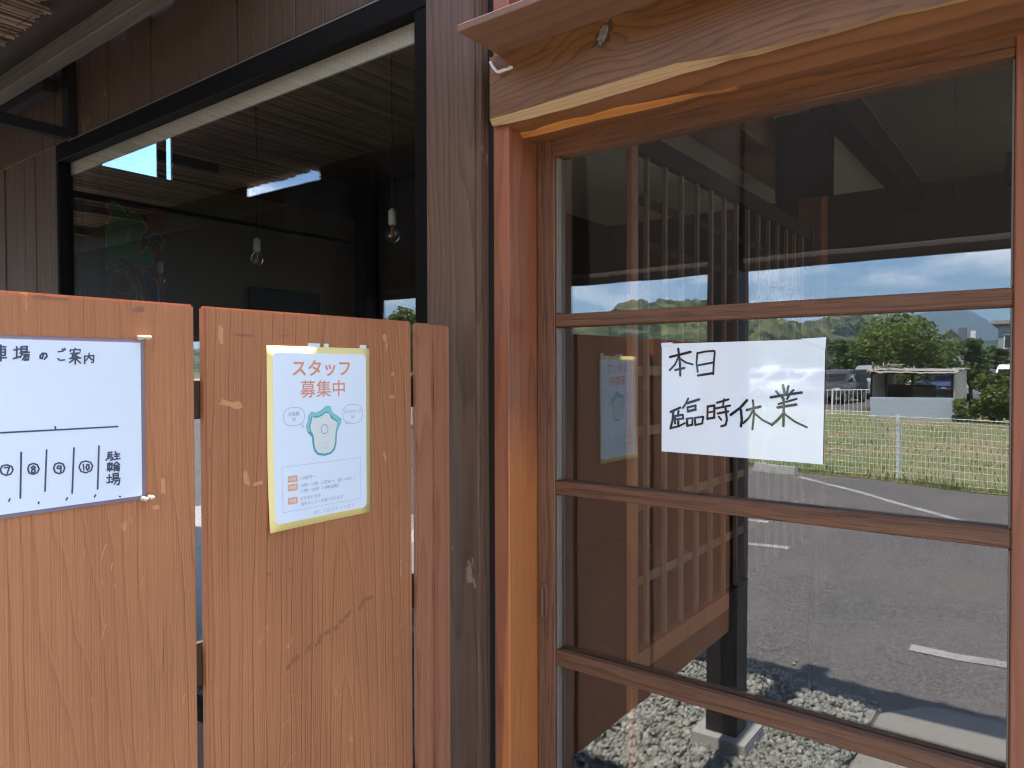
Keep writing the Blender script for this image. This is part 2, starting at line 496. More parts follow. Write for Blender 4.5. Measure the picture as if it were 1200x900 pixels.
MAT['leaf_c'] = leaf_mat('yellow_green_leaves', (.07, .11, .02), (.19, .22, .06), 1.2)
MAT['forest'] = forest_mat('wooded_hillside', (.010, .020, .009), (.085, .115, .042), (.24, .245, .10), .085)
MAT['forest_far'] = forest_mat('distant_wooded_slope', (.03, .05, .02), (.055, .08, .03), (.07, .09, .04), .03)

# ================================================================ builders
def props(o, label=None, cat=None, group=None, kind=None):
    if label: o['label'] = label
    if cat: o['category'] = cat
    if group: o['group'] = group
    if kind: o['kind'] = kind
    return o


def thing(name, label, cat, loc=(0, 0, 0), rz=0.0, group=None):
    o = bpy.data.objects.new(name, None)
    o.empty_display_size = .05
    COL.objects.link(o)
    o.location = loc
    o.rotation_euler = (0, 0, rz)
    return props(o, label, cat, group)


def link(name, me, parent=None, loc=(0, 0, 0), mat=None):
    o = bpy.data.objects.new(name, me)
    COL.objects.link(o)
    o.location = loc
    if parent is not None:
        o.parent = parent
    if mat is not None:
        for mm in (mat if isinstance(mat, (list, tuple)) else (mat,)):
            me.materials.append(MAT[mm] if isinstance(mm, str) else mm)
    return o


def wloc(p):
    v = Vector((0, 0, 0))
    while p is not None:
        v += p.location
        p = p.parent
    return v


def box(name, x, y, z, mat, parent=None, bevel=.002, seg=1, jitter=0.0):
    """A bevelled block given by world ranges; its origin sits at its own centre."""
    c = Vector(((x[0] + x[1]) / 2, (y[0] + y[1]) / 2, (z[0] + z[1]) / 2))
    d = Vector((abs(x[1] - x[0]), abs(y[1] - y[0]), abs(z[1] - z[0])))
    bm = bmesh.new()
    bmesh.ops.create_cube(bm, size=1, matrix=Matrix.Diagonal((d.x, d.y, d.z, 1)))
    if bevel:
        bmesh.ops.bevel(bm, geom=bm.edges[:], offset=min(bevel, min(d) * .3), segments=seg, affect='EDGES')
    if jitter:
        for v in bm.verts:
            v.co += Vector((rnd.uniform(-1, 1), rnd.uniform(-1, 1), rnd.uniform(-1, 1))) * jitter
    me = bpy.data.meshes.new(name)
    bm.to_mesh(me); bm.free()
    return link(name, me, parent, c - wloc(parent), mat)


def mesh(name, verts, faces, mat, parent=None, loc=(0, 0, 0), smooth=False, mi=None):
    me = bpy.data.meshes.new(name)
    me.from_pydata([tuple(v) for v in verts], [], faces)
    me.update()
    o = link(name, me, parent, loc, mat)
    if smooth:
        me.polygons.foreach_set('use_smooth', [True] * len(me.polygons))
    if mi:
        me.polygons.foreach_set('material_index', mi)
    return o


def tube_geo(pts, rad, n=8, cap=True):
    """Vertices and faces of a round tube through pts (rad a number or one per point)."""
    pts = [Vector(p) for p in pts]
    rs = rad if isinstance(rad, (list, tuple)) else [rad] * len(pts)
    V, F = [], []
    for i, p in enumerate(pts):
        d = (pts[min(i + 1, len(pts) - 1)] - pts[max(i - 1, 0)]).normalized()
        q = d.to_track_quat('Z', 'Y')
        for k in range(n):
            a = 2 * math.pi * k / n
            V.append(p + q @ Vector((math.cos(a) * rs[i], math.sin(a) * rs[i], 0)))
    for i in range(len(pts) - 1):
        for k in range(n):
            a, b = i * n + k, i * n + (k + 1) % n
            F.append((a, b, b + n, a + n))
    if cap:
        F.append(tuple(range(n - 1, -1, -1)))
        F.append(tuple(range((len(pts) - 1) * n, len(pts) * n)))
    return V, F


def tube(name, pts, rad, mat, parent=None, n=8, smooth=True):
    c = Vector(pts[0])
    V, F = tube_geo([Vector(p) - c for p in pts], rad, n)
    return mesh(name, V, F, mat, parent, c - wloc(parent), smooth)


class Geo:
    """Collects many small shapes into one mesh."""
    def __init__(self):
        self.V, self.F, self.M = [], [], []

    def add(self, V, F, mi=0):
        b = len(self.V)
        self.V += [tuple(v) for v in V]
        self.F += [tuple(i + b for i in f_) for f_ in F]
        self.M += [mi] * len(F)

    def box(self, x, y, z, mi=0):
        V = [(a, b, c) for a in x for b in y for c in z]
        self.add(V, [(0, 1, 3, 2), (4, 6, 7, 5), (0, 4, 5, 1), (2, 3, 7, 6), (0, 2, 6, 4), (1, 5, 7, 3)], mi)

    def tube(self, pts, rad, n=6, mi=0):
        V, F = tube_geo(pts, rad, n)
        self.add(V, F, mi)

    def build(self, name, mat, parent=None, loc=(0, 0, 0), smooth=False):
        return mesh(name, self.V, self.F, mat, parent, loc, smooth, self.M if isinstance(mat, (list, tuple)) and len(mat) > 1 else None)


def lathe(name, prof, c, mat, parent=None, n=16):
    V, F = [], []
    for (rr, z) in prof:
        for k in range(n):
            a = 2 * math.pi * k / n
            V.append((rr * math.cos(a), rr * math.sin(a), z))
    for i in range(len(prof) - 1):
        for k in range(n):
            F.append((i * n + k, i * n + (k + 1) % n, (i + 1) * n + (k + 1) % n, (i + 1) * n + k))
    F.append(tuple(range(n - 1, -1, -1)))
    F.append(tuple(range((len(prof) - 1) * n, len(prof) * n)))
    return mesh(name, V, F, mat, parent, Vector(c) - wloc(parent), True)


def ribbon_geo(polys, w, place, wvar=.15):
    """Pen strokes: flat ribbons with round joins; place(a, b) puts a plane point in the world."""
    V, F = [], []
    for pl in polys:
        ww = w * rnd.uniform(1 - wvar, 1 + wvar)
        for i in range(len(pl) - 1):
            a, b = Vector(pl[i]), Vector(pl[i + 1])
            d = b - a
            if d.length < 1e-7:
                continue
            nrm = Vector((-d.y, d.x)).normalized() * ww / 2
            k = len(V)
            e = (k % 97) * 3e-6
            V += [place(*(a + nrm), e), place(*(a - nrm), e), place(*(b - nrm), e), place(*(b + nrm), e)]
            F.append((k, k + 1, k + 2, k + 3))
        for p in pl:
            k = len(V)
            e = (k % 97) * 3e-6
            V += [place(p[0] + math.cos(t * math.pi / 4) * ww / 2, p[1] + math.sin(t * math.pi / 4) * ww / 2, e) for t in range(8)]
            F.append(tuple(range(k, k + 8)))
    return V, F


_TXT = {}
def text_geo(body, weight=0.0):
    """Glyph outlines of printed text, as flat faces: verts in em units, faces, width."""
    if (body, weight) not in _TXT:
        cu = bpy.data.curves.new('glyphs', 'FONT')
        cu.body = body
        cu.resolution_u = 3
        cu.offset = weight
        ob = bpy.data.objects.new('glyphs', cu)
        COL.objects.link(ob)
        dg = bpy.context.evaluated_depsgraph_get()
        me = bpy.data.meshes.new_from_object(ob.evaluated_get(dg))
        V = [(v.co.x, v.co.y) for v in me.vertices]
        F = [tuple(p.vertices) for p in me.polygons]
        bpy.data.objects.remove(ob)
        bpy.data.curves.remove(cu)
        bpy.data.meshes.remove(me)
        _TXT[(body, weight)] = (V, F)
    return _TXT[(body, weight)]


def text_on(geo, body, a0, a1, b0, b1, place, mi=0, weight=0.0):
    """Fits printed text into the plane rectangle a0..a1, b0..b1."""
    V, F = text_geo(body, weight)
    if not V:
        return
    xs = [v[0] for v in V]; ys = [v[1] for v in V]
    x0, x1, y0, y1 = min(xs), max(xs), min(ys), max(ys)
    W = []
    for vx, vy in V:
        s, t = (vx - x0) / (x1 - x0), (vy - y0) / (y1 - y0)
        W.append(place(a0 + (a1 - a0) * s, b0 + (b1 - b0) * t))
    geo.add(W, F, mi)

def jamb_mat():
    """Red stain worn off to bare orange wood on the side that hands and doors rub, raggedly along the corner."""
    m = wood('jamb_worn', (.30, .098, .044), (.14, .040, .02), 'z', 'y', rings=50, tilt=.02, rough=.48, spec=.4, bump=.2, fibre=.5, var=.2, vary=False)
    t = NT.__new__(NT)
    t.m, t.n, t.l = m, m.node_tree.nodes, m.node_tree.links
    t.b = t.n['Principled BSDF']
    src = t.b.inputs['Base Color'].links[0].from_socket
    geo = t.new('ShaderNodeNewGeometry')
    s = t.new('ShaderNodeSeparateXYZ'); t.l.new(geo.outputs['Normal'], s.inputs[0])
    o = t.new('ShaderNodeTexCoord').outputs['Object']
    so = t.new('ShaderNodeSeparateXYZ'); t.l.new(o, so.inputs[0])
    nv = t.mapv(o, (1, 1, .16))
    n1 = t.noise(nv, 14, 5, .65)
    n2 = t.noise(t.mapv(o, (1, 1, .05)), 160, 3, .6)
    zf = t.math('ADD', t.math('MULTIPLY', so.outputs[2], -2.2), .30)          # orange below about eye height
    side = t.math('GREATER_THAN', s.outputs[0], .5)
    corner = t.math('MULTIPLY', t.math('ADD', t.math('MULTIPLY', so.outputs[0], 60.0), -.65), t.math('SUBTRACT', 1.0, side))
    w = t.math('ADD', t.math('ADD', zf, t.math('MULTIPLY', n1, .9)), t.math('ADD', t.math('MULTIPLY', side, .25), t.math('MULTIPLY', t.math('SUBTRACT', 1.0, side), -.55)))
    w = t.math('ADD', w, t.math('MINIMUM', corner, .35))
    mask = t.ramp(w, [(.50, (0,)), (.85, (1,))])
    bare = t.mix(n2, (.57, .185, .050), (.36, .106, .030))  # orange tone for the lower part and the door side
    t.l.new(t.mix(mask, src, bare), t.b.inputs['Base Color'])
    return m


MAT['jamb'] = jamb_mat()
MAT['door_v2'] = wood('red_oak_stile', (.28, .092, .045), (.13, .04, .02), 'z', 'x', rings=50, tilt=.01, rough=.5, spec=.35, bump=.3, fibre=.8, var=.2, ringmix=.4)
MAT['fence_b'] = wood('stained_fence_board_straight', (.42, .155, .061), (.27, .092, .037), 'z', 'y', rings=48, tilt=0.075, worn=(.54, .23, .08), worn_amt=-.05,
                      rough=.58, spec=.32, bump=.95, fibre=.10, var=.20, dist=.032, ringmix=.44, depth=.028, centre=.045, vary=False, ringpow=2.8, streak=(.37, .128, .052))
MAT['knot'] = plain('grey_cracked_knot', (.20, .155, .12), .7, var=.9, scale=170, bump=.6)
MAT['bare_wood'] = plain('bare_orange_wood', (.56, .245, .095), .6, var=.15, scale=60)
MAT['dark_stain'] = plain('dark_water_stain', (.27, .098, .047), .55, var=.3, scale=60)
MAT['tape2'] = plain('white_paper_tape', (.76, .76, .78), .5, var=.02)
MAT['fascia_trim'] = plain('greyish_trim', (.10, .078, .066), .6, var=.2)
MAT['glass_in'] = glass_mat('inner_window_glass', .8, (.90, .94, .95))
MAT['flag_bright_red'] = plain('red_cloth_print', (.26, .045, .035), .85, var=.12)
MAT['fascia'] = wood('black_brown_fascia', (.017, .013, .011), (.010, .008, .007), 'z', 'x', rings=40, tilt=.02, rough=.65, spec=.2, bump=.2, fibre=.5, var=.2)
MAT['pale_paving'] = plain('pale_concrete_paving', (.36, .35, .33), .85, var=.12, scale=14, bump=.2)  # kept pale for the added ground that bounces sunlight
MAT['knot_dark'] = plain('dark_knot_rim', (.060, .030, .017), .6, var=.4, scale=80)
MAT['rail_dark'] = plain('dark_lattice_rail', (.030, .019, .013), .85, spec=.04, var=.3, scale=40)
MAT['tatami'] = plain('straw_tatami', (.56, .52, .38), .8, var=.1, scale=40)  # pale straw tone for the added platform that bounces sun upwards
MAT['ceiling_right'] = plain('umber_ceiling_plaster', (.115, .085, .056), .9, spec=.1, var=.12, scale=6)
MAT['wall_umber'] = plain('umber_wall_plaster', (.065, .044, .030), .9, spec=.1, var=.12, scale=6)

# ================================================================ ground of the yard
def sheet(name, pts, z, mat, kind='structure', depth=0.0):
    c = Vector((sum(p[0] for p in pts) / len(pts), sum(p[1] for p in pts) / len(pts), z))
    n = len(pts)
    V = [(p[0] - c.x, p[1] - c.y, 0) for p in pts]
    F = [tuple(range(n))]
    if depth:
        V += [(p[0] - c.x, p[1] - c.y, -depth) for p in pts]
        F += [(i, i + n, (i + 1) % n + n, (i + 1) % n) for i in range(n)]
    o = mesh(name, V, F, mat, None, c)
    if kind:
        o['kind'] = kind
    return o


def fence_y(x, off=0.0):
    """The line of the car park's far edge (world y) at x."""
    return -9.02 + (x + .428) * .228 - off


sheet('ground', [(-6900, 300), (-6900, -6700), (6900, -6700), (6900, 300)], -.40, 'land')
sheet('asphalt', [(-40, -.01), (-40, fence_y(-40)), (26, fence_y(26)), (26, -.01)], -.056, 'asphalt', depth=.3)
sheet('gravel_bed', [(-3.4, -.02), (-3.4, -2.62), (-1.3, -2.30), (-.62, -2.16), (-.62, -.02)], -.050, 'earth')
sheet('paving', [(-7.5, -.12), (-7.5, -4.1), (-1.98, -4.1), (-1.98, -2.6), (-3.45, -2.6), (-3.45, -.12)], -.049, 'pale_paving', depth=.03)  # added pale ground, bounces sun up to the shop window and its cream rail
sheet('paving', [(2.62, -2.0), (10, -2.0), (10, 8), (2.62, 8)], -.049, 'pale_paving', depth=.03)  # unseen pale ground added to bounce sun through the side window
sheet('concrete_apron', [(-.62, -.02), (-.605, -1.6), (-.6, -2.08), (-.45, -2.27), (2.5, -2.33), (2.5, -.02)], -.040, 'apron', depth=.03)
sheet('building_plinth', [(-6, 0.03), (-6, -.10), (3, -.10), (3, .03)], .02, 'concrete', depth=.2)


def field_sheet():
    V, F = [], []
    nx, ny = 60, 26
    for j in range(ny + 1):
        for i in range(nx + 1):
            x = -42 + 60 * i / nx
            t = j / ny
            y = fence_y(x, .02) - 17.5 * t
            z = -.052 - .05 * t + .035 * mnoise.noise((x * .6, y * .6, 0)) * min(1, t * 8)
            V.append((x, y, z))
    for j in range(ny):
        for i in range(nx):
            a = j * (nx + 1) + i
            F.append((a, a + nx + 1, a + nx + 2, a + 1))
    o = mesh('grass_field', V, F, 'field', None, (0, 0, 0), True)
    o['kind'] = 'structure'


field_sheet()
sheet('parking_lot', [(-60, -26.3), (-60, -62), (40, -62), (40, -26.3)], -.16, 'asphalt', depth=.2)


def stripe(name, a, b, w, z=-.052):
    a, b = Vector(a), Vector(b)
    d = (b - a).normalized()
    n = Vector((-d.y, d.x)) * w / 2
    sheet(name, [a + n, a - n, b - n, b + n], z, 'line')


stripe('parking_line', (-2.86, -9.03), (-.30, -6.55), .10)
stripe('parking_line', (-5.2, -5.62), (-2.24, -5.76), .10)
stripe('parking_line', (-4.6, -4.62), (-1.76, -4.82), .10)
stripe('parking_line', (-.622, -3.034), (1.7, -3.06), .095)
stripe('parking_line', (-9.5, -4.2), (-7.4, -4.35), .10)

# crushed stone of the bed: individual irregular stones, heaped a little
def gravel():
    G = Geo()
    # ten angular stones of 12-20 faces
    small = []
    for k in range(10):
        rr = random.Random(k + 90)
        V = []
        for zz_, n, rad in ((-.75, 4, .75), (.05, 5, 1.0), (.8, 3, .6)):
            p0 = rr.uniform(0, 6)
            for i in range(n):
                a = p0 + 2 * math.pi * (i + rr.uniform(-.25, .25)) / n
                q = rad * rr.uniform(.8, 1.15)
                V.append(Vector((q * math.cos(a), q * math.sin(a), zz_ + rr.uniform(-.2, .2))))
        bm = bmesh.new()
        vs = [bm.verts.new(v) for v in V]
        bmesh.ops.convex_hull(bm, input=vs)
        bm.verts.ensure_lookup_table()
        for i, v in enumerate(bm.verts):
            v.index = i
        small.append(([v.co.copy() for v in bm.verts], [tuple(v.index for v in f_.verts) for f_ in bm.faces]))
        bm.free()
    rr = random.Random(3)

    def far_edge(x):
        return -2.30 - .19 * (x + 1.3) * -1 if x < -1.3 else -2.30 + (x + 1.3) * .20

    n = 0
    while n < 30000:
        x = rr.uniform(-3.2, -.58)
        y = rr.uniform(-2.55, -.10)
        if x < -1.9 and rr.random() < .6:
            continue
        ye = far_edge(x) + .05 * mnoise.noise((x * 4, 0, 0))
        xr = -.62 + .05 * mnoise.noise((y * 5, 7, 0))
        if y < -1.95:
            xr -= (-1.95 - y) * .25
        if y < ye - .02 or x > xr:
            if rr.random() > .012 or y < ye - .25:
                continue
        s = rr.uniform(.0052, .0105) if rr.random() < .88 else rr.uniform(.010, .016)
        edge = min(1, max(0, (y - ye) / .15))
        z = -.05 + s * .4 + rr.random() ** 1.6 * .020 * edge + .008 * edge * (mnoise.noise((x * 3, y * 3, 2)) + .4)
        V, F = small[rr.randrange(10)]
        q = Matrix.Rotation(rr.uniform(0, 6.28), 3, Vector((rr.uniform(-1, 1), rr.uniform(-1, 1), rr.uniform(-1, 1))).normalized())
        sc = Vector((s * rr.uniform(.85, 1.25), s, s * rr.uniform(.75, 1.05)))
        G.add([q @ Vector((v.x * sc.x, v.y * sc.y, v.z * sc.z)) + Vector((x, y, z)) for v in V], F)
        n += 1
    o = G.build('gravel', 'gravel')
    props(o, 'grey crushed stone gravel strewn beside the entrance', 'gravel', None, 'stuff')


gravel()

# ================================================================ the building: wall boards, column
# boards above the window (outer face y = -0.07), beside the window and over the door
wall_root = thing('plank_wall', 'dark brown vertical board wall above the big shop window', 'wall', (-3.3, 0, 2.34))
x = -5.9
k = 0
while x < -1.12:
    w = rnd.uniform(.12, .19)
    x1 = min(x + w, -1.115)
    yo = -.07 + rnd.uniform(-.003, .003)
    box('plank', (x, x1 - .003), (yo, yo + .022), (2.334, 3.25 if x1 < -1.93 else 2.52), 'dark_plank', wall_root, .002)
    x += w
box('backing', (-5.9, -1.95), (-.046, .02), (2.36, 3.24), 'ceiling_dark', wall_root, 0)
box('backing', (-1.949, -1.0), (-.046, .02), (2.36, 2.515), 'ceiling_dark', wall_root, 0)

side_root = thing('siding_wall', 'brown vertical siding boards left of the big shop window', 'wall', (-4.6, 0, .3))
x = -3.223
while x > -5.9:
    w = rnd.uniform(.10, .135)
    yo = -.064 + rnd.uniform(-.003, .003)
    box('plank', (x - w + .003, x), (yo, yo + .02), (.02, 2.34), 'side_plank', side_root, .002)
    x -= w
box('backing', (-5.9, -3.222), (-.042, .02), (.02, 2.34), 'ceiling_dark', side_root, 0)

low_root = thing('sill_wall', 'low dark board wall under the big shop window', 'wall', (-2.2, 0, .02))
x = -3.29
while x < -1.13:
    w = rnd.uniform(.12, .16)
    x1 = min(x + w, -1.118)
    box('plank', (x, x1 - .003), (-.064, -.044), (.02, .30), 'side_plank', low_root, .002)
    x += w

over_root = thing('transom_wall', 'dark board wall above the wooden door and its lintel', 'wall', (0, 0, 2.1))
x = -.895
while x < 2.6:
    w = rnd.uniform(.12, .17)
    box('plank', (x, min(x + w, 2.6) - .003), (-.05, -.03), (2.05, 2.255), 'dark_plank', over_root, .002)
    x += w
box('backing', (-.98, 2.6), (-.028, .02), (2.05, 2.25), 'ceiling_dark', over_root, 0)

col = thing('wooden_column', 'dark weathered square wooden column between window and entrance', 'column', (-1.03, -.06, .0))
box('shaft', (-1.112, -.957), (-.150, .03), (-.04, 2.52), 'column', col, .010, 3)
box('metal_strip', (-.955, -.941), (-.118, .02), (-.03, 2.4), 'iron', col, .001)
box('filler_strip', (-1.117, -1.113), (-.12, .02), (0, 2.4), 'bead', col, 0)

# ---------------------------------------------------------------- window
win = thing('shop_window', 'large fixed window in a black metal frame behind the fence', 'window', (-2.25, 0, .3))
box('frame', (-3.220, -1.118), (-.078, -.035), (2.262, 2.331), 'aluminium_black', win, .003)
box('frame', (-3.220, -3.197), (-.0775, -.035), (.345, 2.2615), 'aluminium_black', win, .003)
box('frame', (-1.213, -1.118), (-.0775, -.035), (.345, 2.2615), 'aluminium_black', win, .003)
box('frame', (-3.220, -1.118), (-.078, -.035), (.30, .3445), 'aluminium_black', win, .003)
box('frame_lip', (-3.218, -1.118), (-.0345, .02), (2.305, 2.330), 'aluminium_black', win, 0)
box('frame_lip', (-3.219, -3.206), (-.0345, .02), (.346, 2.304), 'aluminium_black', win, 0)
box('frame_lip', (-1.20, -1.118), (-.0345, .02), (.346, 2.304), 'aluminium_black', win, 0)
box('frame_lip', (-3.1, -1.21), (-.0795, -.0785), (2.322, 2.3265), 'bead', win, 0)
box('pane', (-3.1975, -1.2125), (-.050, -.044), (.344, 2.2625), 'glass_win', win, 0)
box('blind_rail', (-3.205, -1.203), (-.030, -.022), (2.219, 2.304), 'cream_board', win, .001)

# ---------------------------------------------------------------- door
jamb = thing('door_jamb', 'red-brown and orange worn jamb post left of the glazed door', 'door jamb', (-.92, -.05, 0))
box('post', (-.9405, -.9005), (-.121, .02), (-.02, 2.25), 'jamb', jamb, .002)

door = thing('sliding_door', 'wooden glazed sliding door with three horizontal rails and a pasted notice', 'door', (-.45, 0, .02))
box('stile', (-.8985, -.8535), (-.024, .020), (.03, 1.99), 'door_v', door, .002)
box('stile', (-.0545, .0), (-.024, .020), (.03, 1.99), 'door_v2', door, .002)
for z0, z1 in ((.792, .825), (1.158, 1.186), (1.513, 1.540)):
    box('rail', (-.853, -.055), (-.0225, -.0035), (z0, z1), 'door', door, .002)
    box('rail', (-.853, -.055), (.0055, .020), (z0, z1), 'door', door, .002)
box('top_rail', (-.853, -.055), (-.0235, .019), (1.873, 1.99), 'door', door, .002)
box('bottom_rail', (-.853, -.055), (-.0235, .019), (.03, .20), 'door', door, .002)
box('pane', (-.8555, -.0525), (-.002, .002), (.198, 1.875), 'glass_door', door, 0)
for z0, z1 in ((.202, .790), (.827, 1.156), (1.188, 1.511), (1.542, 1.871)):
    box('glazing_bead', (-.853, -.8480), (-.019, -.0035), (z0, z1), 'bead', door, .001)
    box('glazing_bead', (-.0585, -.055), (-.019, -.0035), (z0, z1), 'bead', door, .001)


def finger_pull():
    V, F = [], []
    n = 24
    for ring, (sx, sz, yy) in enumerate(((.0085, .040, -.0245), (.0075, .038, -.0285), (.0048, .034, -.0285), (.0040, .033, -.018))):
        for k in range(n):
            a = 2 * math.pi * k / n
            ca, sa = math.cos(a), math.sin(a)
            px = sx * math.copysign(abs(ca) ** .8, ca)
            V.append((px, yy, sz * math.copysign(abs(sa) ** .45, sa)))
    for q in range(3):
        for k in range(n):
            F.append((q * n + k, q * n + (k + 1) % n, (q + 1) * n + (k + 1) % n, (q + 1) * n + k))
    F.append(tuple(3 * n + k for k in range(n)))
    mesh('finger_pull', V, F, 'door_v', door, Vector((-.880, 0, .925)) - wloc(door), True)


finger_pull()

door2 = thing('door_panel', 'second glazed wooden door leaf to the right of the sliding door with the notice', 'door', (.45, .03, .02))  # out of view; glazed so more daylight reaches the entrance ceiling
for xx in (.002, .80):
    box('stile', (xx, xx + .052), (.024, .062), (.03, 1.99), 'door_v2', door2, .002)
for z0, z1 in ((.03, .20), (.792, .825), (1.158, 1.186), (1.513, 1.540), (1.873, 1.99)):
    box('rail', (.055, .799), (.026, .060), (z0, z1), 'door', door2, .002)
box('pane', (.053, .801), (.041, .045), (.199, 1.875), 'glass_door', door2, 0)
thr = thing('door_threshold', 'worn wooden threshold under the sliding door', 'threshold', (0, 0, 0))
box('track', (-.9, 2.5), (-.08, .06), (-.01, .028), 'column', thr, .003)
ew = thing('end_wall', 'dark board wall to the right of the entrance doors', 'wall', (1.7, 0, 0))
x = .87
while x < 2.5:
    box('plank', (x, x + .147), (-.03, .02), (.03, 2.04), 'dark_plank', ew, .002)
    x += .15

# ---------------------------------------------------------------- lintel with waney edge
def lintel():
    sapU = [(-.934, 1.935), (-.84, 1.936), (-.725, 1.940), (-.621, 1.942), (-.526, 1.944), (-.46, 1.936), (-.398, 1.931), (-.327, 1.9275), (-.262, 1.927), (-.197, 1.929), (-.106, 1.924), (.1, 1.93), (1.2, 1.94)]
    sapL = [(-.934, 1.9225), (-.849, 1.919), (-.731, 1.919), (-.626, 1.922), (-.531, 1.926), (-.464, 1.927), (-.43, 1.9285), (-.391, 1.9255), (-.352, 1.9260), (-.33, 1.9262), (-.264, 1.9262), (-.199, 1.9282), (-.107, 1.9232), (.1, 1.929), (1.2, 1.936)]
    orU = [(-.934, 1.9195), (-.865, 1.9125), (-.821, 1.9195), (-.774, 1.9175), (-.729, 1.9145), (-.684, 1.9175), (-.602, 1.913), (-.539, 1.9095), (-.461, 1.9015), (-.40, 1.9015), (1.2, 1.905)]
    orL = [(-.934, 1.908), (-.866, 1.9055), (-.724, 1.907), (-.659, 1.905), (-.582, 1.904), (-.51, 1.9055), (-.422, 1.9010), (-.332, 1.905), (-.225, 1.906), (-.13, 1.905), (-.053, 1.903), (1.2, 1.904)]

    def at(pl, x):
        for (a, b), (c, d) in zip(pl, pl[1:]):
            if a <= x <= c:
                t = (x - a) / (c - a)
                return b + (d - b) * t
        return pl[-1][1] if x > pl[0][0] else pl[0][1]
    xs = [-.934 + i * .012 for i in range(int(1.5 / .012))]
    V, F, MI = [], [], []
    cols = 9
    for x in xs:
        n1 = .0012 * mnoise.noise((x * 30, 3, 1))
        n2 = .0015 * mnoise.noise((x * 22, 8, 1))
        su, sl = at(sapU, x) + n1, at(sapL, x) + n2
        if sl > su - .0006:
            sl = su - .0006
        ou = min(at(orU, x) + n2, sl - .002)
        ol = min(at(orL, x) + n1 * .5, ou - .0004)
        und = .0025 * mnoise.noise((x * 5, 1, 1))
        prof = [(.03, 2.06), (-.140, 2.06), (-.140, 2.0), (-.140 + und * .4, su), (-.131, sl), (-.108, (sl * .55 + ou * .45) - .001), (-.085, ou), (-.072, ol), (.03, ol - .002)]
        for (yy, z) in prof:
            V.append((x + .3, yy + .05, z - 1.9))
    for i in range(len(xs) - 1):
        for k in range(cols - 1):
            a = i * cols + k
            F.append((a, a + cols, a + cols + 1, a + 1))
            MI.append([0, 0, 0, 1, 2, 2, 3 if xs[i] < -.45 else 2, 2][k])
    F.append(tuple(range(cols))); MI.append(0)
    b = (len(xs) - 1) * cols
    F.append(tuple(b + k for k in range(cols - 1, -1, -1))); MI.append(0)
    o = mesh('lintel_beam', V, F, ['lintel', 'sapwood', 'lintel_low', 'cambium'], None, (-.3, -.05, 1.9), False, MI)
    props(o, 'polished natural slab lintel with pale waney edge above the door', 'lintel')
    return o


lin = lintel()


def lintel_knot():
    for nm, mat, kx, kz, d0, seed in (('knot_rim', 'knot_dark', .017, .022, -.1411, 2), ('knot', 'knot', .009, .0165, -.1422, 4)):
        V, F = [(0, 0, 0)], []
        n = 22
        for ring, (s, d) in enumerate(((.5, .0002), (1.0, .0010 if nm == 'knot' else .0004))):
            for k in range(n):
                a = 2 * math.pi * k / n
                q = s * (1 + .75 * mnoise.noise((math.cos(a) * 2.6, math.sin(a) * 2.6, seed)))
                V.append((q * (kx * math.cos(a) + kx * .45 * math.sin(a)), d, q * kz * math.sin(a)))
        for k in range(n):
            F.append((0, 1 + k, 1 + (k + 1) % n))
            F.append((1 + k, 1 + n + k, 1 + n + (k + 1) % n, 1 + (k + 1) % n))
        mesh(nm, V, F, mat, lin, Vector((-.668, d0, 2.031)) - wloc(lin), True)


lintel_knot()

shelf = thing('canopy_board', 'thin brown board lying along the top of the slab lintel', 'board', (.0, -.15, 2.06))
box('board', (-.914, 1.1), (-.263, -.03), (2.0605, 2.0745), 'board', shelf, .0015)

hk = thing('screw_hook', 'small cream L-shaped screw hook in the slab lintel', 'hook', (-.913, -.14, 2.03))
tube('shank', [(-.9245, -.149, 2.0455), (-.918, -.150, 2.0345), (-.9075, -.151, 2.0225), (-.903, -.150, 2.0195)], .0032, 'hook', hk)
tube('arm', [(-.903, -.150, 2.0195), (-.890, -.147, 2.0225), (-.878, -.1415, 2.0245)], .0034, 'hook', hk)
lathe('collar', [(.0005, -.003), (.005, -.002), (.005, .002), (.0005, .003)], (-.8775, -.1435, 2.0246), 'hook', hk, 12)

# ================================================================ wing fence of wide boards
fence = thing('board_fence', 'reddish stained wing fence of two wide boards and two battens', 'fence', (-1.0, -.8, .41))
box('board', (-1.016, -1.000), (-1.398, -.7415), (.42, 1.5175), 'fence', fence, .003, 2)
box('board', (-1.016, -1.000), (-.7265, -.3010), (.415, 1.5165), 'fence_b', fence, .003, 2)
box('batten', (-1.014, -1.000), (-.2870, -.2430), (.42, 1.5150), 'fence_tight', fence, .003, 2)
box('batten', (-1.034, -1.010), (-.2310, -.1800), (.42, 1.5140), 'fence_tight', fence, .003, 2)
for z in (.62, .98, 1.38):
    box('rail', (-1.045, -1.0165), (-1.398, -.232), (z - .03, z + .03), 'dark_plank', fence, .003)


def patch(name, y, z, w, h, mat, seed, parent=fence, tilt=0.0):
    rr = random.Random(seed)
    n = 13
    V, F = [(0, 0, 0)], []
    for k in range(n):
        a = 2 * math.pi * k / n
        q = rr.uniform(.62, 1.0)
        c, s = math.cos(a), math.sin(a)
        c, s = math.copysign(abs(c) ** .6, c), math.copysign(abs(s) ** .6, s)
        yy, z_ = q * c * w / 2, q * s * h / 2
        V.append((0, yy * math.cos(tilt) - z_ * math.sin(tilt), yy * math.sin(tilt) + z_ * math.cos(tilt)))
    for k in range(n):
        F.append((0, 1 + k, 1 + (k + 1) % n))
    mesh(name, V, F, mat, parent, Vector((-.9998 + (seed % 40) * 1.5e-5, y, z)) - wloc(parent))


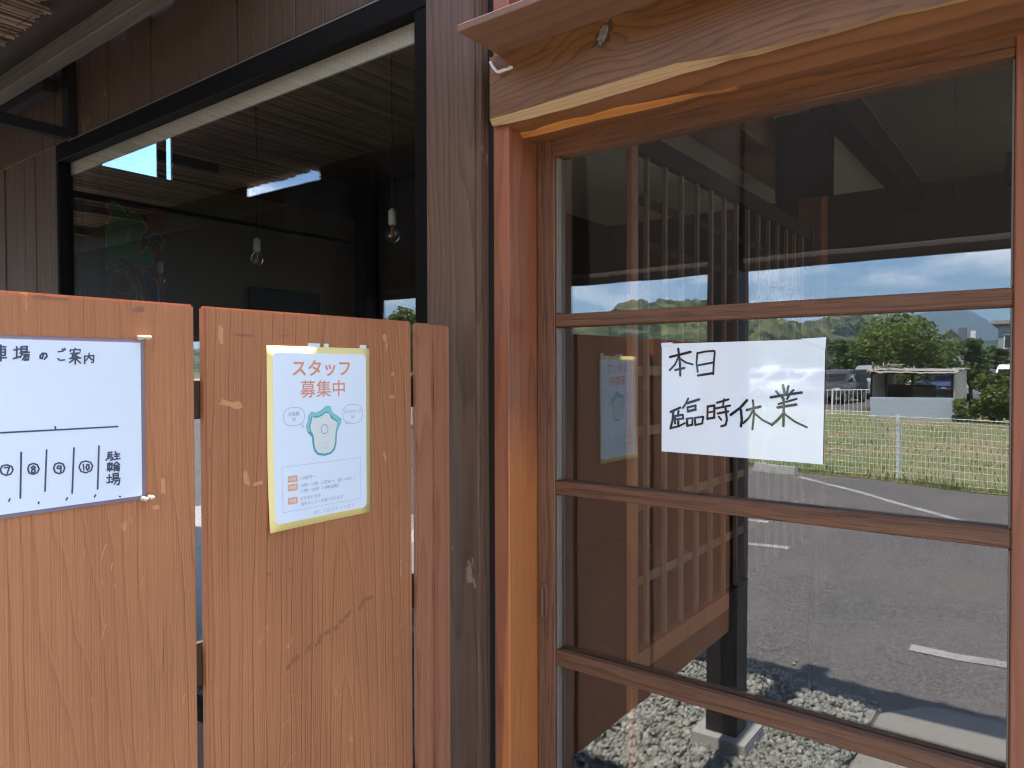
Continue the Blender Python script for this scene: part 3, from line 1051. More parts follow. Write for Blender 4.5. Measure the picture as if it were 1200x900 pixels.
for i, (y, z, w, h, t) in enumerate(((-.690, 1.372, .034, .010, -.25), (-.674, 1.369, .02, .013, 0), (-.353, 1.372, .020, .009, .05), (-.700, 1.475, .010, .034, 0),
                                     (-.372, 1.483, .014, .016, .3), (-.367, 1.468, .006, .026, 0), (-.660, 1.255, .010, .030, .2), (-.640, 1.245, .024, .008, .2),
                                     (-.372, 1.262, .008, .022, .3), (-.352, 1.415, .012, .008, 0), (-.79, 1.26, .008, .03, 0), (-.80, 1.232, .012, .008, 0))):
    patch('worn_patch', y, z, w, h, 'bare_wood', 40 + i, tilt=t)
rs = random.Random(77)
stains = [(-.62, 1.098, .012, .005, -.4), (-.58, 1.096, .009, .004, -.3), (-.66, 1.476, .05, .004, .0), (-.59, 1.478, .030, .004, .1), (-.93, 1.512, .05, .006, 0), (-.82, 1.505, .02, .009, .2), (-.72, 1.30, .004, .02, 0)]
for k in range(30):
    q = k / 29
    if .16 < q < .24 or .46 < q < .52 or .74 < q < .80:
        continue
    stains.append((-.590 + .185 * q + rs.uniform(-.004, .004), .938 + .072 * q + rs.uniform(-.0035, .0035), rs.uniform(.009, .016), rs.uniform(.005, .011), .32 + rs.uniform(-.2, .2)))
for i, (y, z, w, h, t) in enumerate(stains):
    patch('dark_stain', y, z, w, h, 'dark_stain', 80 + i, tilt=t)


def scratches():
    G = Geo()
    rr = random.Random(11)
    spec = [(-.708, .93, -.655, .975), (-.70, .885, -.67, .905), (-.66, .90, -.645, .93)]
    for k in range(24):
        y, z = rr.uniform(-.62, -.34), rr.uniform(.70, .93)
        L = rr.uniform(.006, .028)
        spec.append((y, z, y + L * .8, z + L * rr.uniform(.15, .7)))
    for k in range(14):
        y, z = rr.uniform(-.90, -.76), rr.uniform(.70, 1.2)
        L = rr.uniform(.006, .02)
        spec.append((y, z, y + L * .3, z + L))
    for k, (a, b, c, d) in enumerate(spec):
        V, F = ribbon_geo([[(a, b), ((a + c) / 2, (b + d) / 2 + .002), (c, d)]], rr.uniform(.0005, .0014), lambda p, q, e=0: (-.9995 + e + 1.0, p + .8, q - .41))
        G.add(V, F)
    G.build('scratch_marks', 'bare_wood', fence)['kind'] = 'stuff'


scratches()

# ================================================================ paper on the fence
WR = json.loads('''{"notice":[[[-0.6016,1.4466],[-0.5805,1.4512],[-0.5597,1.4557]],[[-0.5847,1.4624],[-0.5811,1.4338],[-0.5804,1.4109]],[[-0.5847,1.4454],[-0.591,1.4323],[-0.6023,1.4208]],[[-0.5819,1.4437],[-0.5683,1.4354],[-0.5555,1.432]],[[-0.5909,1.4214],[-0.5804,1.4233],[-0.5717,1.4253]],[[-0.5461,1.4536],[-0.5477,1.4352],[-0.5453,1.4174]],[[-0.5461,1.4529],[-0.5309,1.4559],[-0.5133,1.4568],[-0.512,1.4549],[-0.5139,1.4349],[-0.5149,1.4135]],[[-0.5436,1.4303],[-0.5292,1.4328],[-0.5152,1.4352]],[[-0.5449,1.4109],[-0.5291,1.4132],[-0.5149,1.4155]],[[-0.6004,1.3403],[-0.5803,1.3492]],[[-0.5943,1.3422],[-0.5961,1.3249],[-0.6003,1.3082]],[[-0.5993,1.3092],[-0.5837,1.3129],[-0.5708,1.32]],[[-0.5838,1.3425],[-0.5852,1.3342]],[[-0.5915,1.3324],[-0.575,1.3356],[-0.5743,1.3281]],[[-0.5908,1.3264],[-0.5743,1.3284]],[[-0.5915,1.3324],[-0.5908,1.3185]],[[-0.5844,1.326],[-0.5844,1.3155]],[[-0.564,1.3676],[-0.5691,1.357],[-0.575,1.3487]],[[-0.5664,1.3581],[-0.5425,1.3658]],[[-0.5657,1.3506],[-0.565,1.3418]],[[-0.5657,1.3499],[-0.5492,1.3543],[-0.5502,1.3462]],[[-0.565,1.3424],[-0.5492,1.3465]],[[-0.567,1.3283],[-0.5659,1.3147]],[[-0.567,1.3283],[-0.5553,1.3304],[-0.556,1.3167]],[[-0.5659,1.315],[-0.5553,1.3174]],[[-0.5509,1.3306],[-0.5498,1.317]],[[-0.5509,1.3306],[-0.534,1.3334],[-0.5363,1.3208]],[[-0.5498,1.317],[-0.5356,1.3208]],[[-0.5256,1.3533],[-0.5262,1.3289]],[[-0.5256,1.3527],[-0.5124,1.3553],[-0.513,1.332]],[[-0.5249,1.3415],[-0.513,1.3441]],[[-0.5256,1.3299],[-0.5123,1.3326]],[[-0.5075,1.3602],[-0.4857,1.367]],[[-0.4941,1.3674],[-0.4967,1.3525]],[[-0.5091,1.3499],[-0.4825,1.3558]],[[-0.5058,1.3405],[-0.4863,1.3449]],[[-0.4912,1.3511],[-0.4885,1.3291],[-0.4911,1.3195],[-0.4992,1.3169]],[[-0.5041,1.3348],[-0.4992,1.3287]],[[-0.4515,1.3662],[-0.464,1.3519],[-0.4815,1.3388]],[[-0.4624,1.3482],[-0.4608,1.3302],[-0.4623,1.3183]],[[-0.4515,1.3485],[-0.4274,1.3554]],[[-0.4407,1.3664],[-0.4384,1.3434],[-0.4414,1.3139]],[[-0.4412,1.3464],[-0.4483,1.3338],[-0.4583,1.324]],[[-0.4384,1.3434],[-0.4237,1.3316],[-0.408,1.3243]],[[-0.3881,1.3947],[-0.3851,1.3806]],[[-0.3787,1.3927],[-0.3807,1.3813]],[[-0.3999,1.3831],[-0.3939,1.3774]],[[-0.37,1.3859],[-0.3749,1.3808]],[[-0.4088,1.3723],[-0.3822,1.3776],[-0.3562,1.3817]],[[-0.391,1.3766],[-0.3865,1.3692]],[[-0.3764,1.3783],[-0.3807,1.3702]],[[-0.3953,1.3608],[-0.3648,1.3705]],[[-0.3968,1.3547],[-0.3653,1.3607]],[[-0.3865,1.3692],[-0.3864,1.3451],[-0.3869,1.3225]],[[-0.3864,1.3451],[-0.3967,1.3327],[-0.4071,1.3231]],[[-0.385,1.3436],[-0.3675,1.3308],[-0.3474,1.3219]]],"sign":[[[-0.9883,1.4494],[-0.9833,1.4503],[-0.9783,1.4502]],[[-0.9833,1.4522],[-0.9835,1.4336]],[[-0.9875,1.4468],[-0.9788,1.4475],[-0.9791,1.4403],[-0.9876,1.4394],[-0.9875,1.4468]],[[-0.9875,1.4433],[-0.979,1.444]],[[-0.9894,1.4367],[-0.978,1.4374]],[[-0.9704,1.4466],[-0.964,1.4479]],[[-0.967,1.4505],[-0.9672,1.437]],[[-0.9705,1.4364],[-0.9639,1.4387]],[[-0.9623,1.4506],[-0.9561,1.4513],[-0.9564,1.4453],[-0.9624,1.4446],[-0.9623,1.4506]],[[-0.9623,1.4479],[-0.9563,1.4483]],[[-0.9638,1.443],[-0.9537,1.4443]],[[-0.961,1.443],[-0.9634,1.4379]],[[-0.96,1.4409],[-0.9543,1.4415],[-0.9553,1.435],[-0.9572,1.4349]],[[-0.9581,1.4409],[-0.9611,1.4349]],[[-0.9562,1.441],[-0.9587,1.4344]],[[-0.9381,1.4429],[-0.9401,1.4368],[-0.9421,1.4373],[-0.942,1.4406],[-0.9395,1.4434],[-0.9356,1.443],[-0.9346,1.4396],[-0.9376,1.436]],[[-0.9219,1.4455],[-0.9167,1.4464]],[[-0.9225,1.437],[-0.9204,1.4348],[-0.9148,1.4354]],[[-0.9172,1.4489],[-0.9162,1.4473]],[[-0.9148,1.4496],[-0.9141,1.4479]],[[-0.9025,1.4504],[-0.9025,1.4487]],[[-0.9084,1.4463],[-0.9083,1.448],[-0.8967,1.4488],[-0.8967,1.4468]],[[-0.9079,1.4435],[-0.8972,1.4445]],[[-0.9039,1.4467],[-0.9058,1.4401]],[[-0.8994,1.4439],[-0.9063,1.4389]],[[-0.9052,1.4424],[-0.8984,1.439]],[[-0.909,1.4372],[-0.8963,1.4382]],[[-0.9026,1.4401],[-0.9027,1.4304]],[[-0.9029,1.4373],[-0.9091,1.4321]],[[-0.9021,1.4373],[-0.8963,1.4316]],[[-0.8914,1.4409],[-0.8915,1.431]],[[-0.8914,1.4403],[-0.8804,1.4416],[-0.8811,1.4329],[-0.8833,1.4323]],[[-0.8859,1.4444],[-0.8865,1.4398],[-0.8898,1.4351]],[[-0.8862,1.4395],[-0.8827,1.4358]],[[-0.9896,1.3487],[-0.9246,1.3481],[-0.8516,1.3477]],[[-0.9266,1.3522],[-0.9263,1.3499]],[[-0.9639,1.3235],[-0.9655,1.2687]],[[-0.9365,1.3241],[-0.9389,1.2733]],[[-0.9054,1.3239],[-0.9082,1.2668]],[[-0.8755,1.3239],[-0.8778,1.2679]],[[-0.9789,1.3101],[-0.9837,1.3093],[-0.9856,1.3052],[-0.9843,1.3003],[-0.9797,1.2976],[-0.9751,1.2987],[-0.9727,1.3033],[-0.974,1.3077],[-0.9789,1.3101]],[[-0.9815,1.3069],[-0.9764,1.3069],[-0.9788,1.2996]],[[-0.9513,1.3089],[-0.9557,1.3074],[-0.9572,1.3026],[-0.9556,1.2975],[-0.9512,1.2956],[-0.9468,1.2973],[-0.945,1.3018],[-0.9472,1.307],[-0.9513,1.3089]],[[-0.9511,1.3058],[-0.9536,1.3039],[-0.9492,1.3001],[-0.9502,1.2974],[-0.9531,1.2983],[-0.9531,1.3005],[-0.9492,1.3034],[-0.9511,1.3058]],[[-0.9228,1.3067],[-0.9274,1.3055],[-0.929,1.3006],[-0.9273,1.2954],[-0.9227,1.2931],[-0.918,1.2949],[-0.9164,1.2998],[-0.9184,1.3049],[-0.9228,1.3067]],[[-0.921,1.3026],[-0.9241,1.3029],[-0.9252,1.3002],[-0.9216,1.2992],[-0.9205,1.302],[-0.9211,1.2952]],[[-0.8919,1.3059],[-0.8973,1.3047],[-0.8998,1.2992],[-0.8975,1.2931],[-0.8915,1.2907],[-0.8855,1.2929],[-0.8835,1.2986],[-0.8859,1.3035],[-0.8919,1.3059]],[[-0.8947,1.3021],[-0.8942,1.2945]],[[-0.8903,1.301],[-0.8915,1.2977],[-0.8899,1.294],[-0.8877,1.2961],[-0.8882,1.3008],[-0.8903,1.301]],[[-0.864,1.3143],[-0.8647,1.3067]],[[-0.864,1.3143],[-0.8595,1.3145]],[[-0.8643,1.3117],[-0.8595,1.3118]],[[-0.8644,1.3093],[-0.8595,1.3094]],[[-0.8647,1.3067],[-0.8584,1.3069],[-0.8596,1.3038],[-0.8613,1.3039]],[[-0.867,1.3045],[-0.8658,1.3056]],[[-0.8554,1.3147],[-0.8543,1.3128]],[[-0.8566,1.3107],[-0.8497,1.3112]],[[-0.8531,1.3121],[-0.8532,1.3049]],[[-0.8561,1.3082],[-0.8503,1.3083]],[[-0.8578,1.3045],[-0.8492,1.3048]],[[-0.8653,1.2996],[-0.8591,1.2995]],[[-0.8625,1.3011],[-0.8626,1.2892]],[[-0.8648,1.2978],[-0.8596,1.2978],[-0.8597,1.293],[-0.8648,1.293],[-0.8648,1.2978]],[[-0.866,1.2913],[-0.8586,1.2911]],[[-0.8538,1.3008],[-0.8579,1.297]],[[-0.8538,1.3008],[-0.8498,1.2968]],[[-0.8568,1.2963],[-0.8516,1.2964]],[[-0.8568,1.2945],[-0.8569,1.2891]],[[-0.8568,1.2945],[-0.8504,1.2944],[-0.8508,1.2884]],[[-0.8545,1.2943],[-0.8546,1.2895]],[[-0.8525,1.2943],[-0.8525,1.2892]],[[-0.8568,1.2921],[-0.8505,1.2917]],[[-0.8661,1.2813],[-0.8604,1.2812]],[[-0.8632,1.2851],[-0.8634,1.2744]],[[-0.8662,1.2747],[-0.8605,1.2755]],[[-0.8581,1.2857],[-0.8517,1.2855],[-0.8521,1.2802],[-0.8581,1.2803],[-0.8581,1.2857]],[[-0.8581,1.2833],[-0.8517,1.2828]],[[-0.8599,1.2787],[-0.8495,1.2786]],[[-0.857,1.2784],[-0.8599,1.2739]],[[-0.8559,1.2761],[-0.8501,1.2763],[-0.8513,1.2704],[-0.8536,1.2707]],[[-0.8536,1.2761],[-0.8571,1.2718]],[[-0.9764,1.2692],[-0.9773,1.2666]],[[-0.9458,1.2609],[-0.9463,1.259]],[[-0.9137,1.2616],[-0.9153,1.2592]],[[-0.8804,1.2606],[-0.8818,1.2582]],[[-0.8506,1.2547],[-0.8492,1.2539]]]}''')

sign = thing('parking_notice', 'white laminated sheet with handwritten parking plan pinned on the left fence board', 'notice', (-.999, -.95, 1.25))
box('laminate', (-.9985, -.9975), (-1.125, -.8150), (1.2465, 1.4640), 'laminate_edge', sign, 0)
box('sheet', (-.9974, -.9966), (-1.119, -.8205), (1.2515, 1.4595), 'laminate', sign, 0)
V, F = ribbon_geo(WR['sign'], .0019, lambda a, b, e=0: (-.9963 + e + .999, a + .95, b - 1.25), .1)
mesh('handwriting', V, F, 'ink_thin', sign)['kind'] = 'stuff'
for i, (y, z, lab) in enumerate(((-.8225, 1.4665, 'pearl push pin at the upper right corner of the parking plan, inner one'), (-.8135, 1.4668, 'pearl push pin at the upper right corner of the parking plan, outer one'),
                                 (-.8205, 1.2475, 'pearl push pin at the lower right corner of the parking plan, inner one'), (-.8120, 1.2485, 'pearl push pin at the lower right corner of the parking plan, outer one'))):
    p = thing('push_pin', lab, 'push pin', (-.997, y, z), 0, 'push pins on the parking plan')
    V, F = tube_geo([(0, 0, 0), (.004, 0, 0), (.007, 0, 0), (.012, 0, 0), (.0132, 0, 0)], [.0036, .0036, .0022, .0032, .0017], 12)
    mesh('head', V, F, 'pin', p, (0, 0, 0), True)

poster = thing('staff_poster', 'yellow-bordered staff recruiting poster taped to the middle fence board', 'poster', (-.999, -.517, 1.165))
def curl(a, b):
    """The sheet bows a little off the board along its lower left edge."""
    t = max(0, (1.30 - b) / .14)
    s = max(0, (-.50 - a) / .12)
    return .0012 + .006 * t * t * s


def poster_geo(a0, a1, b0, b1, off, na=10, nb=14, rad=0.0):
    V, F = [], []
    for j in range(nb + 1):
        for i in range(na + 1):
            a, b = a0 + (a1 - a0) * i / na, b0 + (b1 - b0) * j / nb
            V.append((curl(a, b) + off, a + .517, b - 1.165))
    for j in range(nb):
        for i in range(na):
            k = j * (na + 1) + i
            F.append((k, k + 1, k + na + 2, k + na + 1))
    n = len(V)
    if off == 0:
        V += [(v[0] - .0006, v[1], v[2]) for v in V[:n]]
        F += [tuple(q + n for q in reversed(f_)) for f_ in F]
        rim = [i for i in range(na + 1)] + [j * (na + 1) + na for j in range(1, nb + 1)] + [nb * (na + 1) + i for i in range(na - 1, -1, -1)] + [j * (na + 1) for j in range(nb - 1, 0, -1)]
        for i in range(len(rim)):
            a, b = rim[i], rim[(i + 1) % len(rim)]
            F.append((a, a + n, b + n, b))
    return V, F


V, F = poster_geo(-.6235, -.4105, 1.1645, 1.4615, 0)
mesh('sheet', V, F, 'p_yellow', poster, (0, 0, 0), True)
# white field with rounded corners
def rounded(a0, a1, b0, b1, rad, off, n=6):
    pts = []
    for (ca, cb, st) in ((a1 - rad, b1 - rad, 0), (a0 + rad, b1 - rad, 90), (a0 + rad, b0 + rad, 180), (a1 - rad, b0 + rad, 270)):
        for k in range(n + 1):
            an = R(st + 90 * k / n)
            pts.append((ca + rad * math.cos(an), cb + rad * math.sin(an)))
    bm = bmesh.new()
    vs = [bm.verts.new((0, p[0], p[1])) for p in pts]
    bm.faces.new(vs)
    for k in range(1, 14):
        bmesh.ops.bisect_plane(bm, geom=bm.verts[:] + bm.edges[:] + bm.faces[:], plane_co=(0, 0, b0 + (b1 - b0) * k / 14), plane_no=(0, 0, 1))
    for k in range(1, 10):
        bmesh.ops.bisect_plane(bm, geom=bm.verts[:] + bm.edges[:] + bm.faces[:], plane_co=(0, a0 + (a1 - a0) * k / 10, 0), plane_no=(0, 1, 0))
    bm.verts.ensure_lookup_table()
    for i, v in enumerate(bm.verts):
        v.index = i
    V = [(curl(v.co.y, v.co.z) + off, v.co.y + .517, v.co.z - 1.165) for v in bm.verts]
    F = [tuple(v.index for v in f_.verts) for f_ in bm.faces]
    bm.free()
    return V, F


V, F = rounded(-.6125, -.4195, 1.1755, 1.4505, .008, .0003)
mesh('white_field', V, F, 'p_white', poster)
pl = lambda off: (lambda a, b, e=0: (curl(a, b) + off + e, a + .517, b - 1.165))
G = Geo()
text_on(G, 'スタッフ', -.5765, -.4560, 1.4120, 1.4395, pl(.0006), 0, .018)
text_on(G, '募集中', -.5610, -.4680, 1.3765, 1.4055, pl(.0006), 0, .004)
G.build('heading', 'p_orange', poster)
# line drawing: a plain upright oyster shell in teal and cream
G = Geo()
outer = [(-.5478, 1.3196), (-.5505, 1.329), (-.5465, 1.339), (-.5460, 1.347), (-.5385, 1.3530), (-.5290, 1.3508), (-.5195, 1.3545), (-.5085, 1.3612), (-.5000, 1.3605), (-.4945, 1.3490), (-.4850, 1.3435), (-.4755, 1.3375), (-.4772, 1.3290), (-.4850, 1.3170), (-.4865, 1.3060),
         (-.4870, 1.2960), (-.4905, 1.2855), (-.4985, 1.2785), (-.5125, 1.2765), (-.5265, 1.2790), (-.5345, 1.2870), (-.5375, 1.2990), (-.5385, 1.3100)]
inner = [(-.5400, 1.3200), (-.5420, 1.3290), (-.5390, 1.3370), (-.5380, 1.3440), (-.5300, 1.3420), (-.5200, 1.3440), (-.5100, 1.3495), (-.5035, 1.3490), (-.4990, 1.3400), (-.4900, 1.3350), (-.4845, 1.3320), (-.4860, 1.3260), (-.4890, 1.3160), (-.4900, 1.3060),
         (-.4905, 1.2970), (-.4935, 1.2885), (-.5000, 1.2822), (-.5125, 1.2803), (-.5250, 1.2825), (-.5315, 1.2890), (-.5340, 1.2995), (-.5350, 1.3100), (-.5365, 1.3160)]
p6 = pl(.0006)
G.add([p6(*p) for p in outer], [tuple(range(len(outer)))], 0)
p7 = pl(.0008)
mid = [((a + c) / 2 if i < 13 else c, (b + d) / 2 if i < 13 else d) for i, ((a, b), (c, d)) in enumerate(zip(outer, inner))]
G.add([p7(o_[0] * .92 + i_[0] * .08, o_[1] * .92 + i_[1] * .08) for o_, i_ in list(zip(outer, inner))[:14]] + [p7(o_[0] * .25 + i_[0] * .75, o_[1] * .25 + i_[1] * .75) for o_, i_ in list(zip(outer, inner))[13::-1]],
      [(i, i + 1, 26 - i, 27 - i) for i in range(13)], 1)
p8 = pl(.0010)
G.add([p8(*p) for p in inner], [tuple(range(len(inner)))], 2)
ringp = [(-.5127 + .0072 * math.cos(2 * math.pi * k / 20), 1.3223 + .0078 * math.sin(2 * math.pi * k / 20)) for k in range(21)]
V, F = ribbon_geo([ringp], .0011, pl(.0012), 0)
G.add(V, F, 0)
V, F = ribbon_geo([[(-.517, 1.300), (-.512, 1.297), (-.507, 1.300)], [(-.520, 1.293), (-.512, 1.289), (-.504, 1.293)]], .0006, pl(.0012), 0)
G.add(V, F, 1)
G.build('shell_drawing', ['p_teal', 'p_teal_l', 'p_cream'], poster)
G = Geo()
for (cx, cz, rx, rz_, tail) in ((-.5735, 1.3465, .0205, .0150, [(-.562, 1.3345), (-.5555, 1.3275), (-.5565, 1.3375)]), (-.4505, 1.3450, .0225, .0170, [(-.4665, 1.3345), (-.4665, 1.3275), (-.458, 1.3325)])):
    bp = [(cx + rx * math.copysign(abs(math.cos(t)) ** .8, math.cos(t)), cz + rz_ * math.copysign(abs(math.sin(t)) ** .8, math.sin(t))) for t in [2 * math.pi * k / 28 for k in range(29)]]
    V, F = ribbon_geo([bp, tail], .00065, pl(.0006), 0)
    G.add(V, F)
text_on(G, '未経験', -.5850, -.5630, 1.3475, 1.3545, pl(.0006))
text_on(G, 'OK', -.5775, -.5700, 1.3395, 1.3450, pl(.0006))
text_on(G, 'ダブルワーク', -.4700, -.4310, 1.3465, 1.3525, pl(.0006))
text_on(G, 'OK', -.4545, -.4475, 1.3370, 1.3425, pl(.0006))
V, F = ribbon_geo([[(-.598, 1.255), (-.598, 1.193), (-.433, 1.193), (-.433, 1.266), (-.5975, 1.266), (-.598, 1.255)]], .0004, pl(.0006), 0)
G.add(V, F)
text_on(G, '1,000円～', -.5620, -.5320, 1.2405, 1.2470, pl(.0006))
text_on(G, '10時～15時（1日3h～、週1～OK！）', -.5620, -.4460, 1.2285, 1.2350, pl(.0006))
text_on(G, '17時～22時（18時出勤）', -.5625, -.4820, 1.2195, 1.2258, pl(.0006))
text_on(G, 'まかない付き', -.5625, -.5220, 1.2075, 1.2140, pl(.0006))
text_on(G, '店内メニューも食べられます', -.5630, -.4730, 1.1985, 1.2048, pl(.0006))
G.build('printed_lines', 'p_grey', poster)
G = Geo()
for (a0, a1, b0, b1) in ((-.5870, -.5680, 1.2395, 1.2500), (-.5875, -.5680, 1.2255, 1.2365), (-.5877, -.5690, 1.2040, 1.2150)):
    V, F = rounded(a0, a1, b0, b1, .001, .0006, 3)
    G.add(V, F, 0)
    text_on(G, {1.2395: '時給', 1.2255: '時間', 1.2040: '待遇'}[b0], a0 + .003, a1 - .003, b0 + .0025, b1 - .0025, pl(.0009), 1)
G.build('orange_tag', ['p_tag', 'p_white'], poster)
G = Geo()
text_on(G, '詳しくはスタッフまで', -.5360, -.4480, 1.1800, 1.1868, pl(.0006))
G.build('footer_line', 'p_greyl', poster)
for (a0, a1) in ((-.545, -.520), (-.512, -.502), (-.433, -.418)):
    box('tape', (-.9984, -.9979), (a0, a1), (1.452, 1.4675), 'tape', poster, 0)

# ================================================================ notice pasted inside the door pane
notice = thing('closed_notice', 'white sheet with handwritten closing notice in a clear sleeve stuck on the door glass', 'notice', (-.47, -.0042, 1.26))
V = [(-.6192, 0, 1.2627), (-.3212, 0, 1.2597), (-.3180, 0, 1.4737), (-.6192, 0, 1.4722)]
N8 = 8
VV, FF = [], []
for j in range(N8 + 1):
    for i in range(N8 + 1):
        s, t = i / N8, j / N8
        p = [(V[0][c] * (1 - s) + V[1][c] * s) * (1 - t) + (V[3][c] * (1 - s) + V[2][c] * s) * t for c in (0, 2)]
        p = (p[0] * .9962, 1.42 + (p[1] - 1.42) * .9962)
        VV.append((p[0] + .47, .0006 + .0002 * math.sin(s * 3 + t), p[1] - 1.26))
for j in range(N8):
    for i in range(N8):
        k = j * (N8 + 1) + i
        FF.append((k, k + 1, k + N8 + 2, k + N8 + 1))
n = len(VV)
FF += [tuple(q + n for q in reversed(f_)) for f_ in FF]
VV += [(a, b + .0004, c) for a, b, c in VV]
mesh('sheet', VV, FF, 'paper', notice, (0, 0, 0), True)
V, F = ribbon_geo(WR['notice'], .0042, lambda a, b, e=0: (a * .9962 + .47, .00015 - e, 1.42 + (b - 1.42) * .9962 - 1.26), .18)
mesh('handwriting', V, F, 'ink', notice)['kind'] = 'stuff'
mesh('tape', [(-.357 + .47, -.0004, 1.4745 - 1.26), (-.3165 + .47, -.0004, 1.4560 - 1.26), (-.3150 + .47, -.0004, 1.4760 - 1.26)], [(0, 1, 2)], 'tape2', notice)
mesh('tape', [(-.6175 + .47, -.0004, 1.467 - 1.26), (-.594 + .47, -.0004, 1.4685 - 1.26), (-.594 + .47, -.0004, 1.4745 - 1.26), (-.6175 + .47, -.0004, 1.474 - 1.26)], [(0, 1, 2, 3)], 'tape2', notice)

# ================================================================ porch: post, hanging fascia board
pp = thing('porch_post', 'dark square post on a concrete footing at the outer end of the wing fence', 'post', (-1.03, -1.46, 0))
box('shaft', (-1.095, -.972), (-1.525, -1.402), (-.02, 2.60), 'porch_post', pp, .006, 2)
V = []
for (h, z) in ((.105, .012), (.122, -.16)):
    V += [(-h, -h, z), (h, -h, z), (h, h, z), (-h, h, z)]
mesh('footing', [(a, b, c) for a, b, c in V], [(0, 1, 2, 3), (7, 6, 5, 4)] + [(i, i + 4, (i + 1) % 4 + 4, (i + 1) % 4) for i in range(4)], 'stone_footing', pp, (-.0, -.005, 0))

fas = thing('porch_fascia', 'dark board fascia hanging across the front of the porch', 'fascia', (0, -1.46, 1.81))
x = -2.93
while x < 3.4:
    w = rnd.uniform(.16, .22)
    if not (-1.10 < x + w / 2 < -.97):
        box('plank', (x, x + w - .0005), (-1.470, -1.452), (1.85, 2.43), 'fascia', fas, .0005)
        box('batten', (x + w - .022, x + w + .018), (-1.486, -1.4705), (1.85, 2.43), 'porch_post', fas, .001)
    x += w
box('backing', (-2.93, 3.4), (-1.452, -1.4500), (1.85, 2.42), 'ceiling_dark', fas, 0) if False else None
box('trim', (-2.93, 3.4), (-1.478, -1.446), (1.80, 1.832), 'porch_post', fas, .002)
box('trim', (-2.93, 3.4), (-1.475, -1.449), (1.8325, 1.8475), 'fascia_trim', fas, .001)
rp = thing('porch_post', 'dark square post at the right end of the porch', 'post', (3.45, -1.46, 0))
box('shaft', (3.40, 3.52), (-1.52, -1.40), (-.06, 2.60), 'porch_post', rp, .006)

# ================================================================ reed awning left of the fence
aw = thing('reed_awning', 'grey weathered batten and reed mat awning over the shop window', 'awning', (-3.8, -.8, 2.5))
box('ledger_batten', (-8, -1.98), (-.252, -.196), (2.500, 2.562), 'awning', aw, .003)
box('steel_angle', (-8, -3.026), (-.190, -.152), (2.470, 2.52), 'iron', aw, 0)
box('front_beam', (-8, -2.94), (-1.49, -1.43), (2.41, 2.515), 'porch_post', aw, .004)
box('filler_board', (-8, -4.13), (-1.47, -1.455), (2.5155, 2.60), 'ceiling_dark', aw, 0)
box('filler_board', (-3.40, -2.94), (-1.47, -1.455), (2.5155, 2.60), 'ceiling_dark', aw, 0)
box('filler_board', (-2.939, -1.70), (-1.47, -1.455), (2.4305, 2.62), 'ceiling_dark', aw, 0)
for xx in (-7.2, -6.3, -5.4):
    box('rafter', (xx - .025, xx + .025), (-1.43, -.255), (2.525, 2.578), 'awning', aw, .003)


def reeds():
    G = Geo()
    rr = random.Random(21)
    x = -8.0
    while x < -1.70:
        d = rr.uniform(.0035, .0065)
        y1 = (-.312 if x < -2.62 else -.36 if x < -2.52 else -.50) + rr.uniform(-.012, .012)
        y0 = -1.50 + rr.uniform(-.02, .02)
        z = 2.600 + rr.uniform(-.003, .003)
        sag = rr.uniform(-.006, .006)
        V, F = tube_geo([(x, y0, z), (x + sag, (y0 + y1) / 2, z + rr.uniform(-.004, .002)), (x + rr.uniform(-.006, .006), y1, z)], d, 5)
        G.add(V, F)
        x += d * 2.25
    o = G.build('reed_mat', 'reed', aw, Vector((0, 0, 0)) - aw.location)
    o['kind'] = 'stuff'
    G = Geo()
    for y in (-.34, -.42, -.60, -.80, -1.0, -1.2, -1.4):
        pts = [(-8 + i * .12, y + rr.uniform(-.004, .004), 2.5945) for i in range(int(6.25 / .12))]
        G.tube(pts, .0016, 4)
    G.build('binding_cord', 'reed_dark', aw, Vector((0, 0, 0)) - aw.location)
    # a second loose mat covers the first from above so no sun pricks through
    box('roof_sheet', (-8, -1.68), (-1.49, -.075), (2.630, 2.638), 'ceiling_dark', aw, 0)


reeds()
br = thing('iron_bracket', 'black iron bracket on the boards under the reed awning', 'bracket', (-3.06, -.08, 2.33))
box('upright', (-3.092, -3.036), (-.102, -.0735), (2.325, 2.62), 'iron', br, .001)
box('arm', (-3.084, -3.044), (-.62, -.103), (2.318, 2.358), 'iron', br, .001)
br2 = thing('iron_bracket', 'black iron bracket farther along the siding near the frame edge', 'bracket', (-4.1, -.08, 2.33))
box('upright', (-4.13, -4.09), (-.102, -.0715), (2.33, 2.62), 'iron', br2, .001)
box('arm', (-4.125, -4.095), (-1.43, -.103), (2.33, 2.365), 'iron', br2, .001)
bp = thing('bamboo_pole', 'short dry bamboo pole tucked above the awning batten', 'pole', (-2.5, -.18, 2.6))
tube('culm', [(-2.54, -.170, 2.608), (-2.30, -.165, 2.640), (-2.05, -.16, 2.68), (-1.5, -.15, 2.75)], .017, 'bamboo', bp, 12)
lathe('hollow', [(.0005, -.001), (.011, -.0005), (.011, .0005), (.0005, .001)], (-2.5408, -.1705, 2.608), 'reed_dark', bp, 10).rotation_euler = (0, R(86), 0)
wd = thing('wooden_wedge', 'small dark brown wooden wedge under the awning batten', 'wedge', (-2.46, -.10, 2.56))
mesh('wedge', [(-.04, -.05, .06), (.04, -.05, .06), (.0, -.045, -.03), (-.04, .01, .06), (.04, .01, .06), (.0, .008, -.03)], [(0, 2, 1), (3, 4, 5), (0, 3, 5, 2), (1, 2, 5, 4), (0, 1, 4, 3)], 'dark_plank', wd)

